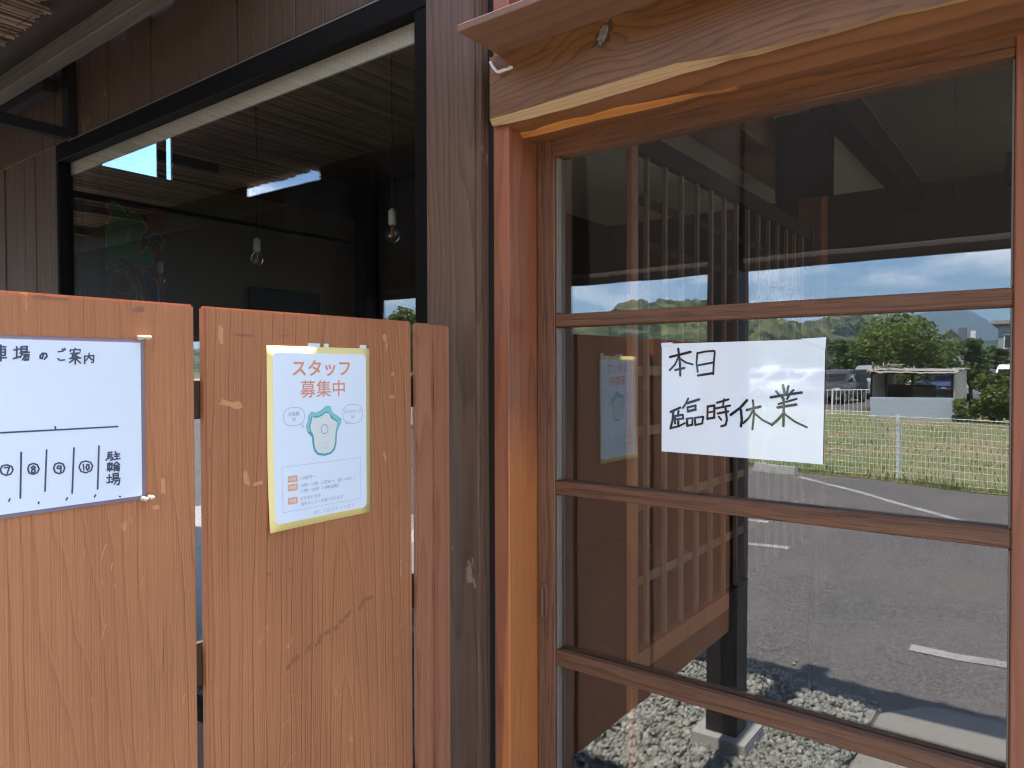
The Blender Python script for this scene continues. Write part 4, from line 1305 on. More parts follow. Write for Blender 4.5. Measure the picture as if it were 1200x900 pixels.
ap = thing('awning_post', 'dark square post carrying the front beam of the reed awning', 'post', (-3.0, -1.46, 0))
box('shaft', (-3.062, -2.942), (-1.52, -1.40), (-.06, 2.409), 'porch_post', ap, .005)
scr = thing('board_screen', 'dark board screen hanging below the front beam of the awning', 'screen', (-5.5, -1.46, 1.66))
x = -8.0
while x < -3.08:
    w = rnd.uniform(.16, .22)
    box('plank', (x, min(x + w, -3.065) - .0005), (-1.470, -1.452), (1.665, 2.408), 'fascia', scr, .0005)
    box('batten', (x + w - .022, min(x + w + .018, -3.064)), (-1.486, -1.4705), (1.665, 2.408), 'porch_post', scr, .001)
    x += w
box('rail', (-8, -3.065), (-1.482, -1.442), (1.63, 1.664), 'porch_post', scr, .002)

# ================================================================ roof and the rooms behind the glass
def roof_slab(name, label, x0, x1, prof, th, mat):
    n = len(prof)
    V = [(x, y, z) for x in (x0, x1) for y, z in prof] + [(x, y, z + th) for x in (x0, x1) for y, z in prof]
    F = []
    for i in range(n - 1):
        F += [(i, i + 1, n + i + 1, n + i), (2 * n + i, 3 * n + i, 3 * n + i + 1, 2 * n + i + 1), (i, 2 * n + i, 2 * n + i + 1, i + 1), (n + i, n + i + 1, 3 * n + i + 1, 3 * n + i)]
    F += [(0, n, 3 * n, 2 * n), (n - 1, 3 * n - 1, 4 * n - 1, 2 * n - 1)]
    props(mesh(name, V, F, mat), label, 'roof')


roof_slab('shop_roof', 'low grey roof over the dining room behind the board wall', -6.2, -1.95, [(-.10, 3.252), (4.4, 4.1)], .08, 'roof_grey')
roof_slab('corner_roof', 'small grey roof piece between the dining room roof and the entrance roof', -1.949, -1.095, [(-.10, 2.522), (.20, 2.95), (4.4, 3.35)], .04, 'roof_grey')
roof_slab('entrance_roof', 'grey roof over the entrance behind the lintel', -1.09, 3.0, [(-.08, 2.262), (.16, 2.70), (4.4, 3.3)], .04, 'roof_grey')


def st(name, x, y, z, mat):
    o = box(name, x, y, z, mat, None, 0)
    o['kind'] = 'structure'
    return o


st('room_floor', (-5.6, 2.6), (.04, 4.2), (-.05, .02), 'floor_in')
st('room_ceiling', (-5.5, -1.92), (.025, 4.0), (3.24, 3.26), 'ceiling_dark')
st('back_wall', (-5.6, -4.6), (3.58, 3.68), (.02, 3.3), 'plaster_brown')
st('back_wall', (-3.15, -3.061), (3.58, 3.68), (.02, 3.3), 'plaster_brown')
st('back_wall', (-4.599, -3.151), (3.58, 3.68), (.02, .90), 'plaster_brown')
st('back_wall', (-4.599, -3.151), (3.58, 3.68), (2.40, 3.3), 'plaster_brown')
bw = thing('back_window', 'wide window in the rear wall of the dining room', 'window', (-3.45, 3.63, .6))  # added out of view to brighten the dining room
box('pane', (-4.597, -3.153), (3.627, 3.633), (.902, 2.398), 'glass_in', bw, 0)
box('mullion', (-3.90, -3.84), (3.60, 3.66), (.902, 2.398), 'beam_dark', bw, .003)
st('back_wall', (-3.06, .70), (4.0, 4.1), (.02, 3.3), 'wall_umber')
st('back_wall', (.70, 2.6), (4.0, 4.1), (2.50, 3.3), 'plaster_brown')
st('back_wall', (.70, 2.6), (4.0, 4.1), (.02, .25), 'plaster_brown')
gw = thing('garden_window', 'tall window in the rear wall of the entrance room', 'window', (1.6, 4.05, .25))  # added out of view so sun falls in and lifts the ceiling
box('pane', (.702, 2.598), (4.047, 4.053), (.252, 2.499), 'glass_in', gw, 0)
box('mullion', (1.62, 1.68), (4.02, 4.08), (.252, 2.499), 'beam_dark', gw, .003)
st('right_wall', (2.5, 2.6), (.04, 4.0), (.02, 1.55), 'plaster_brown')
st('right_wall', (2.5, 2.6), (.04, .5), (1.551, 2.60), 'plaster_brown')
st('right_wall', (2.5, 2.6), (3.6, 4.0), (1.551, 2.60), 'plaster_brown')
rw = thing('side_window', 'wide window in the side wall of the entrance room', 'window', (2.55, 2, .55))  # added out of view as a light opening for the entrance ceiling
box('pane', (2.547, 2.553), (.501, 3.599), (1.552, 2.599), 'glass_in', rw, 0)
box('mullion', (2.53, 2.57), (2.02, 2.07), (1.552, 2.599), 'beam_dark', rw, .003)
# end wall with a clerestory opening and a slit beside it
st('left_wall', (-5.6, -5.5), (.025, 3.58), (.02, 2.905), 'plaster_brown')
st('left_wall', (-5.53, -5.5), (.025, 1.09), (2.906, 3.24), 'ceiling_dark')
st('left_wall', (-5.53, -5.5), (1.497, 1.560), (2.906, 3.24), 'beam_dark')
st('left_wall', (-5.53, -5.5), (1.608, 3.58), (2.906, 3.24), 'ceiling_dark')
st('left_wall_rail', (-5.499, -5.47), (.03, 3.575), (2.655, 2.68), 'beam_dark')
st('left_wall_boards', (-5.498, -5.488), (.03, 1.085), (2.681, 3.235), 'ceiling_dark')
cw = thing('clerestory_window', 'small high window pane letting the sky in at the end of the room', 'window', (-5.55, 1.3, 2.9))
box('pane', (-5.518, -5.512), (1.088, 1.499), (2.904, 3.24), 'glass_in', cw, 0)
box('slit_pane', (-5.518, -5.512), (1.558, 1.610), (2.904, 3.24), 'glass_in', cw, 0)
# dividing wall between dining room and entrance
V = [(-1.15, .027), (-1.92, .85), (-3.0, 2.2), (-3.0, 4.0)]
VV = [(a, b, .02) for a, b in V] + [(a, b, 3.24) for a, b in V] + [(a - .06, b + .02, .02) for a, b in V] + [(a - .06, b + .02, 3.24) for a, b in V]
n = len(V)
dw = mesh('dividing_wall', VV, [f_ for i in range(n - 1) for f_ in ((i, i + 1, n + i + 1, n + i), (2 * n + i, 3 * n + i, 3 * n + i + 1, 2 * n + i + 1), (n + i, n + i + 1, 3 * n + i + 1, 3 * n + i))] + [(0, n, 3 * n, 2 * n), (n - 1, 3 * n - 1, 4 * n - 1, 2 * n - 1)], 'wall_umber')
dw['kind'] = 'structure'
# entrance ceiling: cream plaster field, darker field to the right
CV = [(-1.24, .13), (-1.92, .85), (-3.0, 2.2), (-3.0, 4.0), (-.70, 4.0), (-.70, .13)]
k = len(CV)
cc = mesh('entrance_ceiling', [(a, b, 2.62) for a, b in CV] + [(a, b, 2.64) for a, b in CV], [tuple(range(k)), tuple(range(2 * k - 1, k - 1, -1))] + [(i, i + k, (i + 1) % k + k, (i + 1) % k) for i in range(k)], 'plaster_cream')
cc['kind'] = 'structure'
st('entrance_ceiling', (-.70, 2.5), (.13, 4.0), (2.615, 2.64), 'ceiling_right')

b1 = thing('ceiling_beam', 'brown cedar beam running into the room above the entrance', 'beam', (-1.2, 1.9, 2.45))
box('beam', (-1.312, -1.085), (.30, 3.22), (2.45, 2.612), 'beam_in', b1, .004)
b2 = thing('ceiling_beam', 'dark narrow beam running into the room right of the hanging board', 'beam', (-.75, 2.2, 2.45))
box('beam', (-.80, -.70), (.30, 3.99), (2.45, 2.612), 'beam_dark', b2, .004)
ps = thing('cedar_post', 'orange cedar post under the far end of the brown ceiling beam', 'post', (-1.19, 3.3, .02))
box('post', (-1.262, -1.128), (3.225, 3.36), (.02, 2.60), 'lattice_post', ps, .004)
hb = thing('hanging_board', 'dark board hanging from the ceiling between the two beams', 'board', (-.95, 2.2, 2.2))
box('board', (-1.080, -.826), (2.19, 2.215), (2.215, 2.612), 'beam_dark', hb, .002)

# lattice screen
la = thing('lattice_screen', 'brown kumiko lattice screen with an orange end post behind the door glass', 'lattice screen', (-.80, 1.0, .02))
box('end_post', (-.816, -.800), (.222, .256), (.02, 2.615), 'lattice_post', la, .003)
box('top_rail', (-.828, -.804), (.248, 1.76), (1.945, 2.0), 'rail_dark', la, .002)
box('bottom_rail', (-.830, -.802), (.257, .86), (.690, .738), 'lattice_post', la, .002)
box('bottom_rail', (-.829, -.803), (.861, 1.76), (.690, .738), 'rail_dark', la, .002)
box('panel', (-.826, -.808), (.248, 1.76), (.06, .6885), 'rail_dark', la, .001)
box('bottom_rail', (-.830, -.802), (.248, 1.76), (.02, .058), 'kumiko', la, .002)
box('end_post', (-.832, -.800), (1.762, 1.80), (.02, 2.0), 'rail_dark', la, .003)
me = None
for k in range(14):
    y = .330 + .1035 * k
    if me is None:
        o = box('bar', (-.823, -.811), (y - .006, y + .006), (.7385, 1.9445), 'kumiko', la, .0015)
        me = o.data
        first = o
    else:
        o = first.copy(); COL.objects.link(o)
        o.location = first.location + Vector((0, .1035 * k, 0))
for z in (.90, 1.085, 1.27, 1.42, 1.585, 1.73, 1.84):
    box('cross_bar', (-.8290, -.8235), (.248, 1.76), (z - .012, z + .012), 'kumiko' if z < 1.5 else 'rail_dark', la, .001)

tm = thing('tatami_platform', 'low raised tatami platform by the rear window of the entrance room', 'platform', (1.35, 3.2, .02))  # added out of view as a pale reflector under the rear window
box('base', (.12, 2.49), (2.5, 3.99), (.021, .22), 'beam_in', tm, .004)
for k in range(3):
    box('mat', (.13 + k * .785, .13 + k * .785 + .78), (2.51, 3.98), (.2205, .26), 'tatami', tm, .004)
spot = thing('spotlight', 'black ceiling spotlight beside the right door stile', 'spotlight', (-.11, 1.5, 2.6))
tube('stem', [(-.105, 1.5, 2.612), (-.105, 1.5, 2.12), (-.112, 1.5, 2.085)], .010, 'iron', spot, 10)
lathe('head', [(.004, .045), (.020, .042), (.027, .02), (.031, -.035), (.030, -.05), (.004, -.044)], (-.118, 1.5, 2.05), 'iron', spot, 18)
box('arm', (-.142, -.095), (1.485, 1.515), (2.100, 2.112), 'iron', spot, .002)

# hanging bulbs
def pendant(x, y, zt, label, zc=3.238):
    p = thing('pendant_bulb', label, 'bulb', (x, y, zt), 0, 'bare bulbs hanging in the dining room')
    tube('cord', [(x, y, zc), (x, y, zt)], .0028, 'iron', p, 6)
    lathe('socket', [(.006, .012), (.009, .006), (.017, .0), (.0185, -.004), (.0185, -.055), (.016, -.062)], (x, y, zt), 'porcelain', p, 18)
    prof = [(.013, -.060), (.014, -.072)]
    for k in range(1, 11):
        a = math.pi * (.14 + .86 * k / 10)
        prof.append((max(.001, .033 * math.sin(a)), -.107 + .036 * math.cos(a)))
    lathe('glass_bulb', prof, (x, y, zt), 'bulb_glass', p, 20)
    G_ = Geo()
    for k in range(5):
        a = 2 * math.pi * k / 5
        G_.tube([(.003 * math.cos(a), .003 * math.sin(a), -.062), (.011 * math.cos(a), .011 * math.sin(a), -.122)], .0018, 5)
    G_.build('filament', 'brass', p)


pendant(-3.474, 1.0, 2.134, 'bare bulb on a long cord in front of the ceiling batten, middle of three')
pendant(-2.421, 1.0, 2.148, 'bare bulb with an amber filament nearest the wooden column')
pendant(-4.522, 1.0, 2.105, 'bare bulb hanging in front of the fishing flag')

# fishing flag on the end wall
fl = thing('fishing_flag', 'maroon cloth flag with green brush character and red and navy swirls', 'flag', (-5.45, 1.3, 1.5))
def flag_sheet():
    V, F = [], []
    n, mm_ = 16, 20
    for j in range(mm_ + 1):
        for i in range(n + 1):
            a, b = 1.078 + .440 * i / n, 1.55 + 1.10 * j / mm_
            V.append((fx(a, b), a - 1.3, b - 1.5))
    for j in range(mm_):
        for i in range(n):
            k = j * (n + 1) + i
            F.append((k, k + 1, k + n + 2, k + n + 1))
    k = len(V)
    V += [(v[0] - .002, v[1], v[2]) for v in V]
    F += [tuple(q + k for q in reversed(f_)) for f_ in F]
    return V, F


def fx(a, b):
    return .008 * math.sin(a * 22) * (2.7 - b) + .012


V, F = flag_sheet()
mesh('cloth', V, F, 'flag_red', fl, (0, 0, 0), True)
FL = dict(green=[[1.079, 2.604], [1.13, 2.636], [1.187, 2.608], [1.219, 2.553], [1.269, 2.592], [1.321, 2.563], [1.363, 2.492], [1.351, 2.46], [1.32, 2.439], [1.311, 2.361], [1.296, 2.313], [1.333, 2.303], [1.365, 2.353], [1.403, 2.296], [1.41, 2.234], [1.348, 2.193], [1.287, 2.192], [1.242, 2.215], [1.205, 2.256], [1.169, 2.254], [1.124, 2.193], [1.078, 2.154], [1.079, 2.269], [1.079, 2.477], [1.107, 2.512], [1.114, 2.558]],
          red=[[1.116, 2.065], [1.124, 2.126], [1.153, 2.144], [1.211, 2.135], [1.248, 2.085], [1.262, 2.033], [1.239, 1.998], [1.18, 1.996], [1.13, 2.014]],
          navy=[[1.138, 2.15], [1.146, 2.188], [1.19, 2.205], [1.234, 2.176], [1.241, 2.138], [1.286, 2.12], [1.323, 2.054], [1.338, 1.90], [1.30, 1.90], [1.285, 2.051], [1.248, 2.093], [1.226, 2.137], [1.204, 2.172], [1.165, 2.168]],
          navy2=[[1.332, 2.163], [1.378, 2.168], [1.401, 2.124], [1.44, 2.096], [1.45, 1.90], [1.392, 1.90], [1.377, 2.09], [1.347, 2.126]],
          navy3=[[1.381, 2.418], [1.413, 2.453], [1.46, 2.452], [1.491, 2.418], [1.475, 2.352], [1.459, 2.397], [1.428, 2.416], [1.404, 2.39], [1.388, 2.395]],
          hole=[[1.214, 2.366], [1.207, 2.377], [1.218, 2.455], [1.245, 2.462], [1.229, 2.373]])
G = Geo()
lay = 0.002
for nm, mi, out_ in (('red', 4, 1), ('navy', 2, 1), ('navy2', 2, 1), ('navy3', 2, 1), ('green', 0, 1), ('hole', 1, 0)):
    pts = FL[nm]
    lay += .0016
    if out_:
        V, F = ribbon_geo([pts + [pts[0]]], .016, lambda a, b, e=0: (fx(a, b) + lay + e, a - 1.3, b - 1.5), .05)
        G.add(V, F, 1)
        lay += .0016
    from mathutils.geometry import tessellate_polygon
    tris = tessellate_polygon([[Vector((a, b, 0)) for a, b in pts]])
    # subdivide through a bmesh so the print follows the folds
    bm = bmesh.new()
    vs = [bm.verts.new((0, a, b)) for a, b in pts]
    for t_ in tris:
        try:
            bm.faces.new([vs[i] for i in t_])
        except ValueError:
            pass
    bmesh.ops.subdivide_edges(bm, edges=bm.edges[:], cuts=3, use_grid_fill=True)
    bm.verts.ensure_lookup_table()
    for i, v in enumerate(bm.verts):
        v.index = i
    G.add([(fx(v.co.y, v.co.z) + lay, v.co.y - 1.3, v.co.z - 1.5) for v in bm.verts], [tuple(v.index for v in f_.verts) for f_ in bm.faces], mi)
    bm.free()
G.build('print', ['flag_green', 'flag_cream', 'flag_navy', 'flag_cream', 'flag_bright_red'], fl)

tv = thing('wall_screen', 'flat black screen fixed to the end wall of the dining room', 'television', (-5.48, 2.6, 1.6))
box('case', (-5.497, -5.44), (2.245, 2.96), (1.70, 2.137), 'iron', tv, .004)
box('glass', (-5.4395, -5.437), (2.265, 2.94), (1.72, 2.117), 'tv', tv, 0)
cl = thing('corner_post', 'dark brown post in the far corner of the dining room', 'post', (-5.4, 3.5, 0))
box('post', (-5.499, -5.33), (3.42, 3.578), (.02, 3.236), 'beam_dark', cl, .003)
tb = thing('dining_table', 'dark wooden table in the dining room behind the window', 'table', (-3.4, 1.9, .02))
box('top', (-4.1, -2.7), (1.5, 2.3), (.70, .735), 'beam_in', tb, .004)
for a in (-4.02, -2.78):
    for b in (1.58, 2.22):
        box('leg', (a - .03, a + .03), (b - .03, b + .03), (.02, .699), 'beam_dark', tb, .003)

# ================================================================ the car park across from the entrance
FD = Vector((1, .228, 0)).normalized()
def fpt(x, z=0.0):
    return Vector((x, fence_y(x, .22), z))


mf = thing('mesh_fence', 'low white wire mesh fence along the far edge of the car park', 'fence', (-1.716, fence_y(-1.716, .22), -.05))
step = 2.0 * FD.x
posts = [-1.716 + step * k for k in range(-16, 5)]
p_me = w_me = None
for k, x in enumerate(posts):
    c = fpt(x, -.055)
    if p_me is None:
        V, F = tube_geo([(0, 0, 0), (0, 0, .88)], .024, 10)
        o = mesh('post', V, F, 'galv', mf, c - mf.location, False)
        p_me = o.data
    else:
        o = link('post', p_me, mf, c - mf.location)
    if k == len(posts) - 1:
        break
    if w_me is None:
        G = Geo()
        n = 40
        for i in range(1, n):
            G.tube([FD * (2.0 * i / n) + Vector((0, .030, .03)), FD * (2.0 * i / n) + Vector((0, .030, .80)), FD * (2.0 * i / n) + Vector((0, .07, .855))], .0030, 4)
        for z in (.04, .12, .20, .28, .36, .44, .52, .60, .68, .76, .80):
            G.tube([Vector((0, .026, z)), FD * 2.0 + Vector((0, .026, z))], .0026, 4)
        G.tube([Vector((0, .07, .855)), FD * 2.0 + Vector((0, .07, .855))], .004, 4)
        o = G.build('wire_panel', 'galv', mf, c - mf.location)
        w_me = o.data
    else:
        o = link('wire_panel', w_me, mf, c - mf.location)
    o['kind'] = 'stuff'

ws = thing('wheel_stop', 'weathered concrete wheel stop at the foot of the mesh fence', 'wheel stop', (-3.3, fence_y(-3.3, -.28), -.056))
ws.rotation_euler = (0, 0, math.atan(.228))
V = [(-.33, -.07, 0), (.33, -.07, 0), (.33, .07, 0), (-.33, .07, 0), (-.31, -.05, .11), (.31, -.05, .11), (.31, .05, .11), (-.31, .05, .11)]
mesh('block', V, [(4, 5, 6, 7), (0, 1, 5, 4), (1, 2, 6, 5), (2, 3, 7, 6), (3, 0, 4, 7)], 'concrete', ws)


def grass():
    G = Geo()
    rr = random.Random(5)
    for k in range(26000):
        x = rr.uniform(-16, 3) if k % 4 else rr.uniform(-32, 4)
        t = rr.random() ** 2.2
        y = fence_y(x, .10) - 12 * t
        if k % 5 == 0:
            y = fence_y(x, .02) - rr.uniform(0, .18)
        if rr.random() > .35 + .9 * (mnoise.noise((x * .8, y * .8, 5)) + .3):
            continue
        h = rr.uniform(.03, .11)
        if k % 5 == 0:
            h *= rr.uniform(.5, 1.3)
        a = rr.uniform(0, 3.14)
        w = rr.uniform(.006, .014)
        dx, dy = math.cos(a) * w, math.sin(a) * w
        lx, ly = rr.uniform(-.05, .05), rr.uniform(-.05, .05)
        G.add([(x - dx, y - dy, -.07), (x + dx, y + dy, -.07), (x + lx, y + ly, -.06 + h)], [(0, 1, 2)])
    o = G.build('grass', 'grass')
    props(o, 'yellowing grass growing in the field behind the mesh fence', 'grass', None, 'stuff')


grass()

# ---------------------------------------------------------------- shed
sh = thing('field_shed', 'small dilapidated shed with a tarp roof and broken windows in the field', 'shed', (-3.6, -26, -.1))
X0, X1, Y0, Y1 = -4.78, -2.50, -24.0, -28.0
box('front_panel', (X0, X1), (Y0 - .06, Y0), (-.12, .56), 'shed_blue', sh, .01)
box('side_wall', (X1 - .06, X1), (Y1, Y0 - .065), (-.12, 1.50), 'shed_cream', sh, .01)
box('side_wall', (X0, X0 + .06), (Y1, Y0 - .065), (-.12, 1.44), 'shed_cream', sh, .01)
box('back_wall', (X0 + .065, X1 - .065), (Y1, Y1 + .06), (-.12, .70), 'shed_blue', sh, .01)
box('floor', (X0 + .06, X1 - .06), (Y1 + .06, Y0 - .065), (-.12, -.05), 'concrete', sh, 0)
for x in (X0 + .02, X0 + .42, -3.62, X1 - .06):
    box('window_post', (x - .03, x + .03), (Y0 - .05, Y0 - .005), (.561, 1.27), 'beam_dark', sh, .004)
box('window_post', (-4.35, X1 - .09), (Y0 - .05, Y0 - .012), (.86, .90), 'beam_dark', sh, .003)
box('front_beam', (X0, X1), (Y0 - .09, Y0 + .03), (1.271, 1.40), 'beam_dark', sh, .006)
box('shelf', (X0 + .2, -3.3), (-26.5, -25.6), (.3, .9), 'beam_dark', sh, .01)
box('window', (X0 + .06, X0 + .39), (Y0 - .035, Y0 - .03), (.57, 1.265), 'glass_in', sh, 0)
box('window', (-3.58, X1 - .1), (Y0 - .035, Y0 - .03), (.57, .855), 'glass_in', sh, 0)


def shed_roof():
    V, F = [], []
    nx, ny = 34, 16
    for j in range(ny + 1):
        for i in range(nx + 1):
            x = X0 - .12 + (X1 - X0 + .24) * i / nx
            y = Y0 + .12 - 4.3 * j / ny
            z = 1.44 + .05 * mnoise.noise((x * 4, y * 2, 1)) + .05 * mnoise.noise((x * 1.3, y, 3)) + (.16 if i < 5 and j < 3 else 0) * mnoise.noise((x * 8, y * 6, 8)) + .03 * j / ny
            if j == 0:
                z -= .10 + .03 * mnoise.noise((x * 7, 0, 3))
            V.append((x, y, z))
    n = len(V)
    V += [(a, b, c - .03) for a, b, c in V]
    for j in range(ny):
        for i in range(nx):
            a = j * (nx + 1) + i
            F.append((a, a + nx + 1, a + nx + 2, a + 1))
            F.append((n + a, n + a + 1, n + a + nx + 2, n + a + nx + 1))
    for i in range(nx):
        F.append((i, i + 1, n + i + 1, n + i))
    for j in range(ny):
        a = j * (nx + 1) + nx
        F.append((a, a + nx + 1, n + a + nx + 1, n + a))
    mesh('roof', V, F, 'tarp', sh, -sh.location, True)
    rr = random.Random(4)
    for k in range(9):
        a = Vector((X0 - .05 + rr.uniform(0, .6), Y0 - rr.uniform(0, .5), 1.47))
        b = a + Vector((rr.uniform(-.1, .5), rr.uniform(-.3, .3), rr.uniform(.05, .22)))
        tube('scrap_stick', [a, (a + b) / 2 + Vector((0, 0, .03)), b], rr.uniform(.012, .03), 'tarp', sh, 6)


shed_roof()

wf = thing('railing_fence', 'white railing fence beside the shed in front of the parked cars', 'fence', (-6.2, -25, -.1))
for k in range(34):
    x = -9.3 + k * .14
    box('baluster', (x - .008, x + .008), (-25.02, -24.98), (-.12, .74), 'white_paint', wf, .002)
for x in (-9.35, -7.8, -6.2, -4.56):
    box('post', (x - .025, x + .025), (-25.025, -24.975), (-.12, .80), 'white_paint', wf, .004)
for z in (.02, .74):
    box('rail', (-9.32, -4.59), (-25.016, -24.984), (z, z + .025), 'white_paint', wf, .003)

# ---------------------------------------------------------------- parked cars
def car_parts(kind, paint, label, cat, x, y, rz, group='cars parked beyond the field'):
    P = {'suv': [(-2.12, .34), (-2.17, .62), (-2.13, .95), (-1.98, 1.42), (-1.75, 1.57), (-.4, 1.63), (.25, 1.58), (.62, 1.45), (1.20, 1.04), (1.95, .90), (2.13, .72), (2.15, .36)],
         'van': [(-1.68, .30), (-1.71, .9), (-1.64, 1.68), (-1.5, 1.80), (0, 1.86), (.85, 1.82), (1.10, 1.66), (1.50, 1.05), (1.68, .86), (1.70, .30)],
         'sedan': [(-2.2, .32), (-2.25, .72), (-2.1, .93), (-1.62, 1.0), (-1.0, 1.38), (-.5, 1.46), (.2, 1.45), (.55, 1.34), (1.15, .98), (2.0, .82), (2.2, .62), (2.2, .32)]}[kind]
    belt = .98 if kind != 'sedan' else .95
    top = max(z for _, z in P)
    hw0 = .86 if kind != 'van' else .73
    def hw(z):
        return hw0 - .03 * max(0, .5 - z) - (0 if z < belt else (z - belt) / (top - belt) * (.17 if kind != 'van' else .08))
    t = thing('parked_car', label, cat, (x, y, -.16), rz, group)
    bm = bmesh.new()
    L = [bm.verts.new((a, hw(b), b)) for a, b in P]
    Rr = [bm.verts.new((a, -hw(b), b)) for a, b in P]
    n = len(P)
    for i in range(n - 1):
        bm.faces.new((L[i], L[i + 1], Rr[i + 1], Rr[i]))
    bm.faces.new((Rr[0], Rr[-1], L[-1], L[0]))
    fl_, fr_ = bm.faces.new(L[::-1]), bm.faces.new(Rr)
    bmesh.ops.triangulate(bm, faces=[fl_, fr_])
    bmesh.ops.bevel(bm, geom=[e for e in bm.edges if len(e.link_faces) == 2 and e.calc_face_angle(0) > .6], offset=.04, segments=2, affect='EDGES')
    me_ = bpy.data.meshes.new('body'); bm.to_mesh(me_); bm.free()
    body = link('body', me_, t, (0, 0, 0), paint)
    # glazing
    up = [(a, b) for a, b in P if b > belt + .02]
    def pr(a, b, s, o=.012):
        return (a, s * (hw(b) + o), b)
    side = [(a + (.12 if a < 0 else -.10), max(belt + .06, b - .09)) for a, b in up]
    for s in (1, -1):
        cx = sum(a for a, _ in side) / len(side)
        for w0, w1 in ((0, .47), (.53, 1.0)):
            lo, hi = min(a for a, _ in side), max(a for a, _ in side)
            a0, a1 = lo + (hi - lo) * w0, lo + (hi - lo) * w1
            top_pts = []
            N = 7
            for i in range(N + 1):
                a = a0 + (a1 - a0) * i / N
                zt = belt + .07
                for (p, q), (r_, s_) in zip(side, side[1:]):
                    if min(p, r_) <= a <= max(p, r_) and abs(r_ - p) > 1e-6:
                        zt = max(zt, q + (s_ - q) * (a - p) / (r_ - p))
                top_pts.append((a, zt))
            V = [pr(a, belt + .04, s) for a, _ in top_pts] + [pr(a, b, s) for a, b in top_pts]
            F = [(i, i + 1, N + 2 + i, N + 1 + i) for i in range(N)]
            if s < 0:
                F = [tuple(reversed(f_)) for f_ in F]
            mesh('side_window', V, F, 'car_glass', t)
    idx = [i for i, (a, b) in enumerate(P) if b > belt - .01]
    i0, i1 = idx[0], idx[-1]
    def screen(nm, pa, pb):
        d = Vector((pb[0] - pa[0], pb[1] - pa[1])); nn = Vector((-d.y, d.x)).normalized() * .015
        q0, q1 = Vector(pa) + d * .12 + nn, Vector(pa) + d * .92 + nn
        mesh(nm, [(q0.x, hw(q0.y) * .88, q0.y), (q0.x, -hw(q0.y) * .88, q0.y), (q1.x, -hw(q1.y) * .86, q1.y), (q1.x, hw(q1.y) * .86, q1.y)], [(0, 1, 2, 3), (3, 2, 1, 0)], 'car_glass', t)
    rear = {'suv': (2, 3), 'van': (1, 2), 'sedan': (3, 4)}[kind]
    front = {'suv': (7, 8), 'van': (6, 7), 'sedan': (7, 8)}[kind]
    screen('rear_window', P[rear[0]], P[rear[1]])
    screen('windscreen', P[front[0]], P[front[1]])
    for a in (P[0][0] + .62, P[-1][0] - .72):
        for s in (1, -1):
            V, F = tube_geo([(0, -.09, 0), (0, .09, 0)], .31 if kind != 'van' else .27, 20)
            w = mesh('wheel', V, F, 'tyre', t, (a, s * (hw0 - .08), .31 if kind != 'van' else .27), False)
            V, F = tube_geo([(0, -.095, 0), (0, .095, 0)], .19, 14)
            mesh('rim', V, F, 'rim', w)
    for s in (1, -1):
        box_l = [(P[1][0] - .005, s * (hw0 - .16), .80), (P[-2][0] - .02, s * (hw0 - .18), .70)]
        for (nm, mm_, (a, b, c), w_, h_) in (('tail_lamp', 'lamp_red', box_l[0], .05, .13), ('headlight', 'lamp_clear', box_l[1], .12, .06)):
            bm = bmesh.new()
            bmesh.ops.create_cube(bm, size=1, matrix=Matrix.Diagonal((.06, w_ * 2, h_ * 2, 1)))
            bmesh.ops.bevel(bm, geom=bm.edges[:], offset=.015, affect='EDGES')
            me_ = bpy.data.meshes.new(nm); bm.to_mesh(me_); bm.free()
            link(nm, me_, t, (a, b, c), mm_)
    return t


MAT['car_white'] = plain('white_car_paint', (.74, .75, .76), .18, spec=.6, var=.02)
MAT['car_silver'] = plain('silver_car_paint', (.42, .43, .45), .25, metal=.4, var=.02)
MAT['car_black'] = plain('charcoal_car_paint', (.05, .052, .058), .2, spec=.6, var=.02)
MAT['car_blue'] = plain('dark_blue_car_paint', (.03, .05, .12), .2, spec=.6, var=.02)
cars = [('suv', 'car_white', 'white estate car parked at the end of the row by the small white house', -14.6, -38.5, 125),
        ('suv', 'car_white', 'white estate car parked second in the row beyond the field', -12.3, -37.6, 128),
        ('suv', 'car_white', 'white estate car parked between another white one and the charcoal car', -10.3, -37.8, 130),
        ('suv', 'car_black', 'charcoal estate car parked behind the railing fence', -8.7, -36.5, 95),
        ('van', 'car_silver', 'silver box van parked farther back beside the charcoal car', -8.2, -43, 100),
        ('van', 'car_white', 'white box van parked behind the left part of the shed', -6.2, -40, 95),
        ('sedan', 'car_blue', 'dark blue saloon parked behind the shed', -4.7, -41, 100),
        ('suv', 'car_silver', 'silver estate car parked right of the shed behind the shrub', -3.4, -42, 98),
        ('van', 'car_white', 'white box van parked near the grey building', -1.6, -42, 95),
        ('sedan', 'car_silver', 'silver saloon parked at the near end by the grey building', .6, -42, 95),
        ('suv', 'car_blue', 'dark blue estate car parked in the back row near the white house', -18.5, -45, 120),
        ('van', 'car_white', 'white box van parked in the back row behind the white estates', -14.8, -47, 110)]
for k_, p_, l_, x_, y_, a_ in cars:
    car_parts(k_, p_, l_, 'car' if k_ != 'van' else 'van', x_, y_, R(a_))

